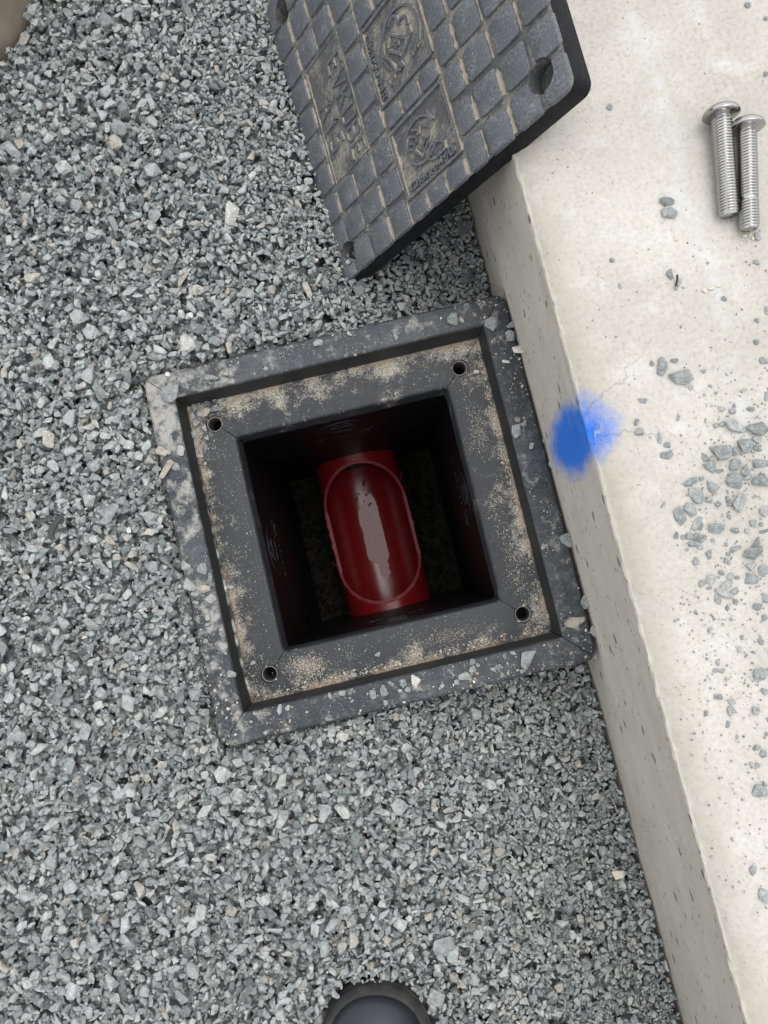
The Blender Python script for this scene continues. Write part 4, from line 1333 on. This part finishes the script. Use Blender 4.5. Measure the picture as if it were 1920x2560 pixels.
# crumbs and a twig on the concrete
for i, (x, y, w, h, t) in enumerate([(1862, 592, 18, 9, 10), (1874, 588, 14, 11, 60), (1855, 600, 9, 7, 0), (1880, 598, 9, 8, 30), (1868, 603, 8, 6, 80), (1778, 722, 22, 12, 15), (1796, 716, 20, 8, 10), (1760, 728, 10, 12, 40), (1752, 622, 10, 7, 50), (1467, 305, 8, 6, 20), (1690, 601, 14, 8, 20)]):
    p = at(x, y, KZ); mpp = .603 / 1850
    o = chip('plaster_crumb', protos[(i * 7 + 3) % NPROTO], M_CREAM, (p.x, p.y, KZ + .0012), (0, 0, math.radians(t)), (w * mpp / 2, h * mpp / 1.5, .0022))
    nm = 'by the right screw tip' if i < 5 else 'in the streak below the screws' if i < 8 else ('above the blue mark, alone', 'below the lid corner, alone', 'left of the screws, alone')[i - 8]
    tag(o, ['long ', 'lumpy ', 'leftmost small ', 'rightmost small ', 'lowest tiny ', 'middle ', 'rightmost ', 'leftmost ', '', '', ''][i] + 'cream plaster crumb on the concrete ' + nm, 'crumb', 'plaster crumbs ' + nm)
def twig():
    a, b = at(1693, 687, KZ + .004), at(1691, 715, KZ + .0030)
    V = []; F = []
    for i in range(6):
        c = a.lerp(b, i / 5) + Vector((math.sin(i) * .0004, 0, 0))
        for k in range(5): V.append(c + Vector((math.cos(k * 1.2566) * .0009, 0, math.sin(k * 1.2566) * .0009)))
    for i in range(5):
        for k in range(5): F.append((i * 5 + k, i * 5 + (k + 1) % 5, i * 5 + 5 + (k + 1) % 5, i * 5 + 5 + k))
    tag(from_py('twig', V, F, M_TWIG, None, True), 'short black twig among stones on the concrete below the screws', 'twig')
twig()

# ------------------------------------------------------------------ sand and grit strewn over the rim
GCOL = bpy.data.collections.new('grain_shapes')
for i in range(6):
    me = hull_mesh('grain_%d' % i, 1, .8, .6, 9, 50 + i); me.materials.append(M_GRAIN)
    GCOL.objects.link(bpy.data.objects.new('grain_shape_%d' % i, me))
G = []
def grain(u, v, z, s): G.append((u, v, z, s))
def rim_z(d): return FZ + .0004 if d > .1685 else .0058
def clump(u, v, k=22., o=0.): return .5 + n3(u * k + o, v * k, 1.7) * .9
for _ in range(110000):
    u, v = random.uniform(-.164, .164), random.uniform(-.164, .164)
    d = max(abs(u), abs(v))
    if d < .121 or d > .1625: continue
    if any((u - a) ** 2 + (v - b) ** 2 < .0102 ** 2 for a, b in HOLES): continue
    side = 'R' if u == d else 'L' if -u == d else 'T' if v == d else 'B'
    e = (d - .121) / .0415
    edge = max(0, (e - .62) / .38)
    dens = {'T': .95 * edge + .05, 'R': .75 * math.exp(-((e - .48) / .20) ** 2) + .45 * edge ** 2 + .06, 'L': .30 * clump(u, v, 30) + .30 * edge, 'B': .75 * edge ** 2 + .10}[side]
    if side == 'L': dens *= 1.3 if v < .05 else .8
    dens *= max(0, clump(u, v, 34, 5.)) ** 1.4 * 1.6
    if random.random() < dens * .62: grain(u, v, .0058 - .0006 * (d < .125), random.choice((.00035, .0005, .0005, .0007, .0009)))
for _ in range(5200):              # flecks on the flat top
    u, v = random.uniform(-.196, .196), random.uniform(-.196, .196)
    d = max(abs(u), abs(v))
    if d < .170: continue
    if random.random() < max(0, clump(u, v, 16, 9.)) ** 2 * 1.2: grain(u, v, FZ + .0003, random.choice((.0004, .0006, .0008, .0012, .0016, .0022) if v < -.1 or u > .1 else (.0004, .0006, .0008, .0012, .0016)))
for _ in range(330):               # small grit lined up along the near and left edge of the ledge
    t = random.uniform(-.15, .155)
    if random.random() < .7: grain(t, -.1605 + random.random() ** 2 * .007, .0066, random.uniform(.0008, .0022))
    else: grain(-.1600 + random.random() * .010, t, .0064, random.uniform(.0006, .0015))
for _ in range(170):               # right edge of the ledge
    grain(.1605 - random.random() ** 2 * .005, random.uniform(-.15, .15), .0064, random.uniform(.0006, .0017))
for _ in range(1500):              # pale plaster spill beside the near left screw hole
    a = random.gauss(0, .011); b = random.gauss(0, .007)
    u, v = -.098 + a, -.139 + b * .9 + a * -.15
    if max(abs(u), abs(v)) > .122 and max(abs(u), abs(v)) < .16: grain(u, v, .0060, random.choice((.0004, .0006, .0008)))
for _ in range(500):
    u, v = .055 + random.gauss(0, .020), -.143 + random.gauss(0, .004)
    if max(abs(u), abs(v)) > .122 and max(abs(u), abs(v)) < .16: grain(u, v, .0060, random.choice((.0004, .0005, .0006)))
G = np.array(G)
sand = scatter_object('sand', G[:, :3], rng.integers(0, 6, len(G)), rng.uniform(0, 6.28, (len(G), 3)), G[:, 3], GCOL, M_GRAIN)
sand.matrix_world = FMAT
tag(sand, 'pale sand and grit strewn over the pit rim', 'sand', None, 'stuff')

# ------------------------------------------------------------------ fine grit on the concrete (dust-sized specks round the heaps)
K = []
for _ in range(1100):
    x = 1640 + 300 * random.random() ** .7; y = random.choice((random.gauss(1180, 110), random.gauss(1560, 190), random.uniform(600, 2300)))
    if x > 1700 or random.random() < .3:
        p = at(x, y, KZ); K.append((p.x, p.y, KZ + .0004, random.choice((.0005, .0007, .0010, .0015))))
K = np.array(K)
KCOL = bpy.data.collections.new('speck_shapes')
for i in range(4):
    me = hull_mesh('speck_%d' % i, 1, .8, .6, 9, 80 + i); me.materials.append(M_LOOSE)
    KCOL.objects.link(bpy.data.objects.new('speck_shape_%d' % i, me))
sk = scatter_object('stone_grit', K[:, :3], rng.integers(0, 4, len(K)), rng.uniform(0, 6.28, (len(K), 3)), K[:, 3], KCOL, M_LOOSE)
tag(sk, 'fine grey stone grit scattered over the concrete top', 'grit', None, 'stuff')

# ------------------------------------------------------------------ the boot toe at the near edge
def boot():
    tip = at(944, 2462, .030)
    root = empty('rubber_boot', Matrix.Translation((tip.x - .001, tip.y + .002, .010)))
    tag(root, 'navy rubber boot toe with a dusty grey band, standing on the gravel', 'boot')
    def loft(name, rings, mat, cap=True):
        V = []; F = []; n = 40
        for (z, yt, yh, w) in rings:
            for i in range(n):
                a = 2 * math.pi * i / n
                c, s = math.cos(a), math.sin(a)
                k = .92
                x = w * math.copysign(abs(c) ** k, c)
                if s >= 0: y = (yt - w * 1.05) + w * 1.05 * abs(s) ** k
                else: y = (yh + w) - w * abs(s) ** k
                # waist of the foot
                V.append((x, y, z))
        for j in range(len(rings) - 1):
            for i in range(n): F.append((j * n + i, j * n + (i + 1) % n, (j + 1) * n + (i + 1) % n, (j + 1) * n + i))
        if cap: F.append(tuple(reversed(range(n)))); F.append(tuple((len(rings) - 1) * n + i for i in range(n)))
        o = from_py(name, V, F, mat, root, True); autosmooth(o, 38); return o
    loft('sole', [(-.002, -.004, -.290, .051), (.004, -.001, -.293, .054), (.014, 0, -.294, .0555), (.0155, -.0006, -.2935, .055)], M_BAND)
    loft('toe_band', [(.0150, -.0014, -.292, .0540), (.0175, -.0012, -.292, .0542), (.0210, -.0028, -.290, .0530), (.0240, -.0052, -.288, .0510), (.0255, -.0072, -.286, .0495), (.0258, -.0085, -.285, .0484), (.0250, -.0098, -.284, .0474)], M_BAND)
    loft('upper', [(.022, -.0096, -.285, .0474), (.0275, -.0100, -.284, .0470), (.0330, -.0140, -.283, .0440), (.040, -.025, -.282, .0400), (.050, -.043, -.282, .0390), (.070, -.085, -.281, .0390), (.095, -.125, -.280, .0410), (.120, -.148, -.280, .0430), (.16, -.156, -.281, .0440), (.22, -.152, -.282, .0470), (.30, -.148, -.285, .0520)], M_NAVY)
boot()

# ------------------------------------------------------------------ beige pipe standing in the gravel, far left
def post():
    root = empty('beige_pipe', Matrix.Translation((PIPE_C[0], PIPE_C[1], 0)))
    tag(root, 'smooth beige plastic pipe standing upright in the gravel, far left corner', 'pipe')
    prof = [(PIPE_R, -.03), (PIPE_R, .05), (PIPE_R, .30), (PIPE_R - .001, .302), (PIPE_R - .006, .302), (PIPE_R - .007, .30), (PIPE_R - .007, .0)]
    n = 64; V = []; F = []
    for r, z in prof:
        for i in range(n): V.append((r * math.cos(2 * math.pi * i / n), r * math.sin(2 * math.pi * i / n), z))
    for j in range(len(prof) - 1):
        for i in range(n): F.append((j * n + i, j * n + (i + 1) % n, (j + 1) * n + (i + 1) % n, (j + 1) * n + i))
    o = from_py('tube', V, F, M_BEIGE, root, True); autosmooth(o, 40)
    V = [((PIPE_R - .006) * math.cos(2 * math.pi * i / 32), (PIPE_R - .006) * math.sin(2 * math.pi * i / 32), .02) for i in range(32)]
    from_py('infill', V, [tuple(range(32))], M_GROUND, root)
post()
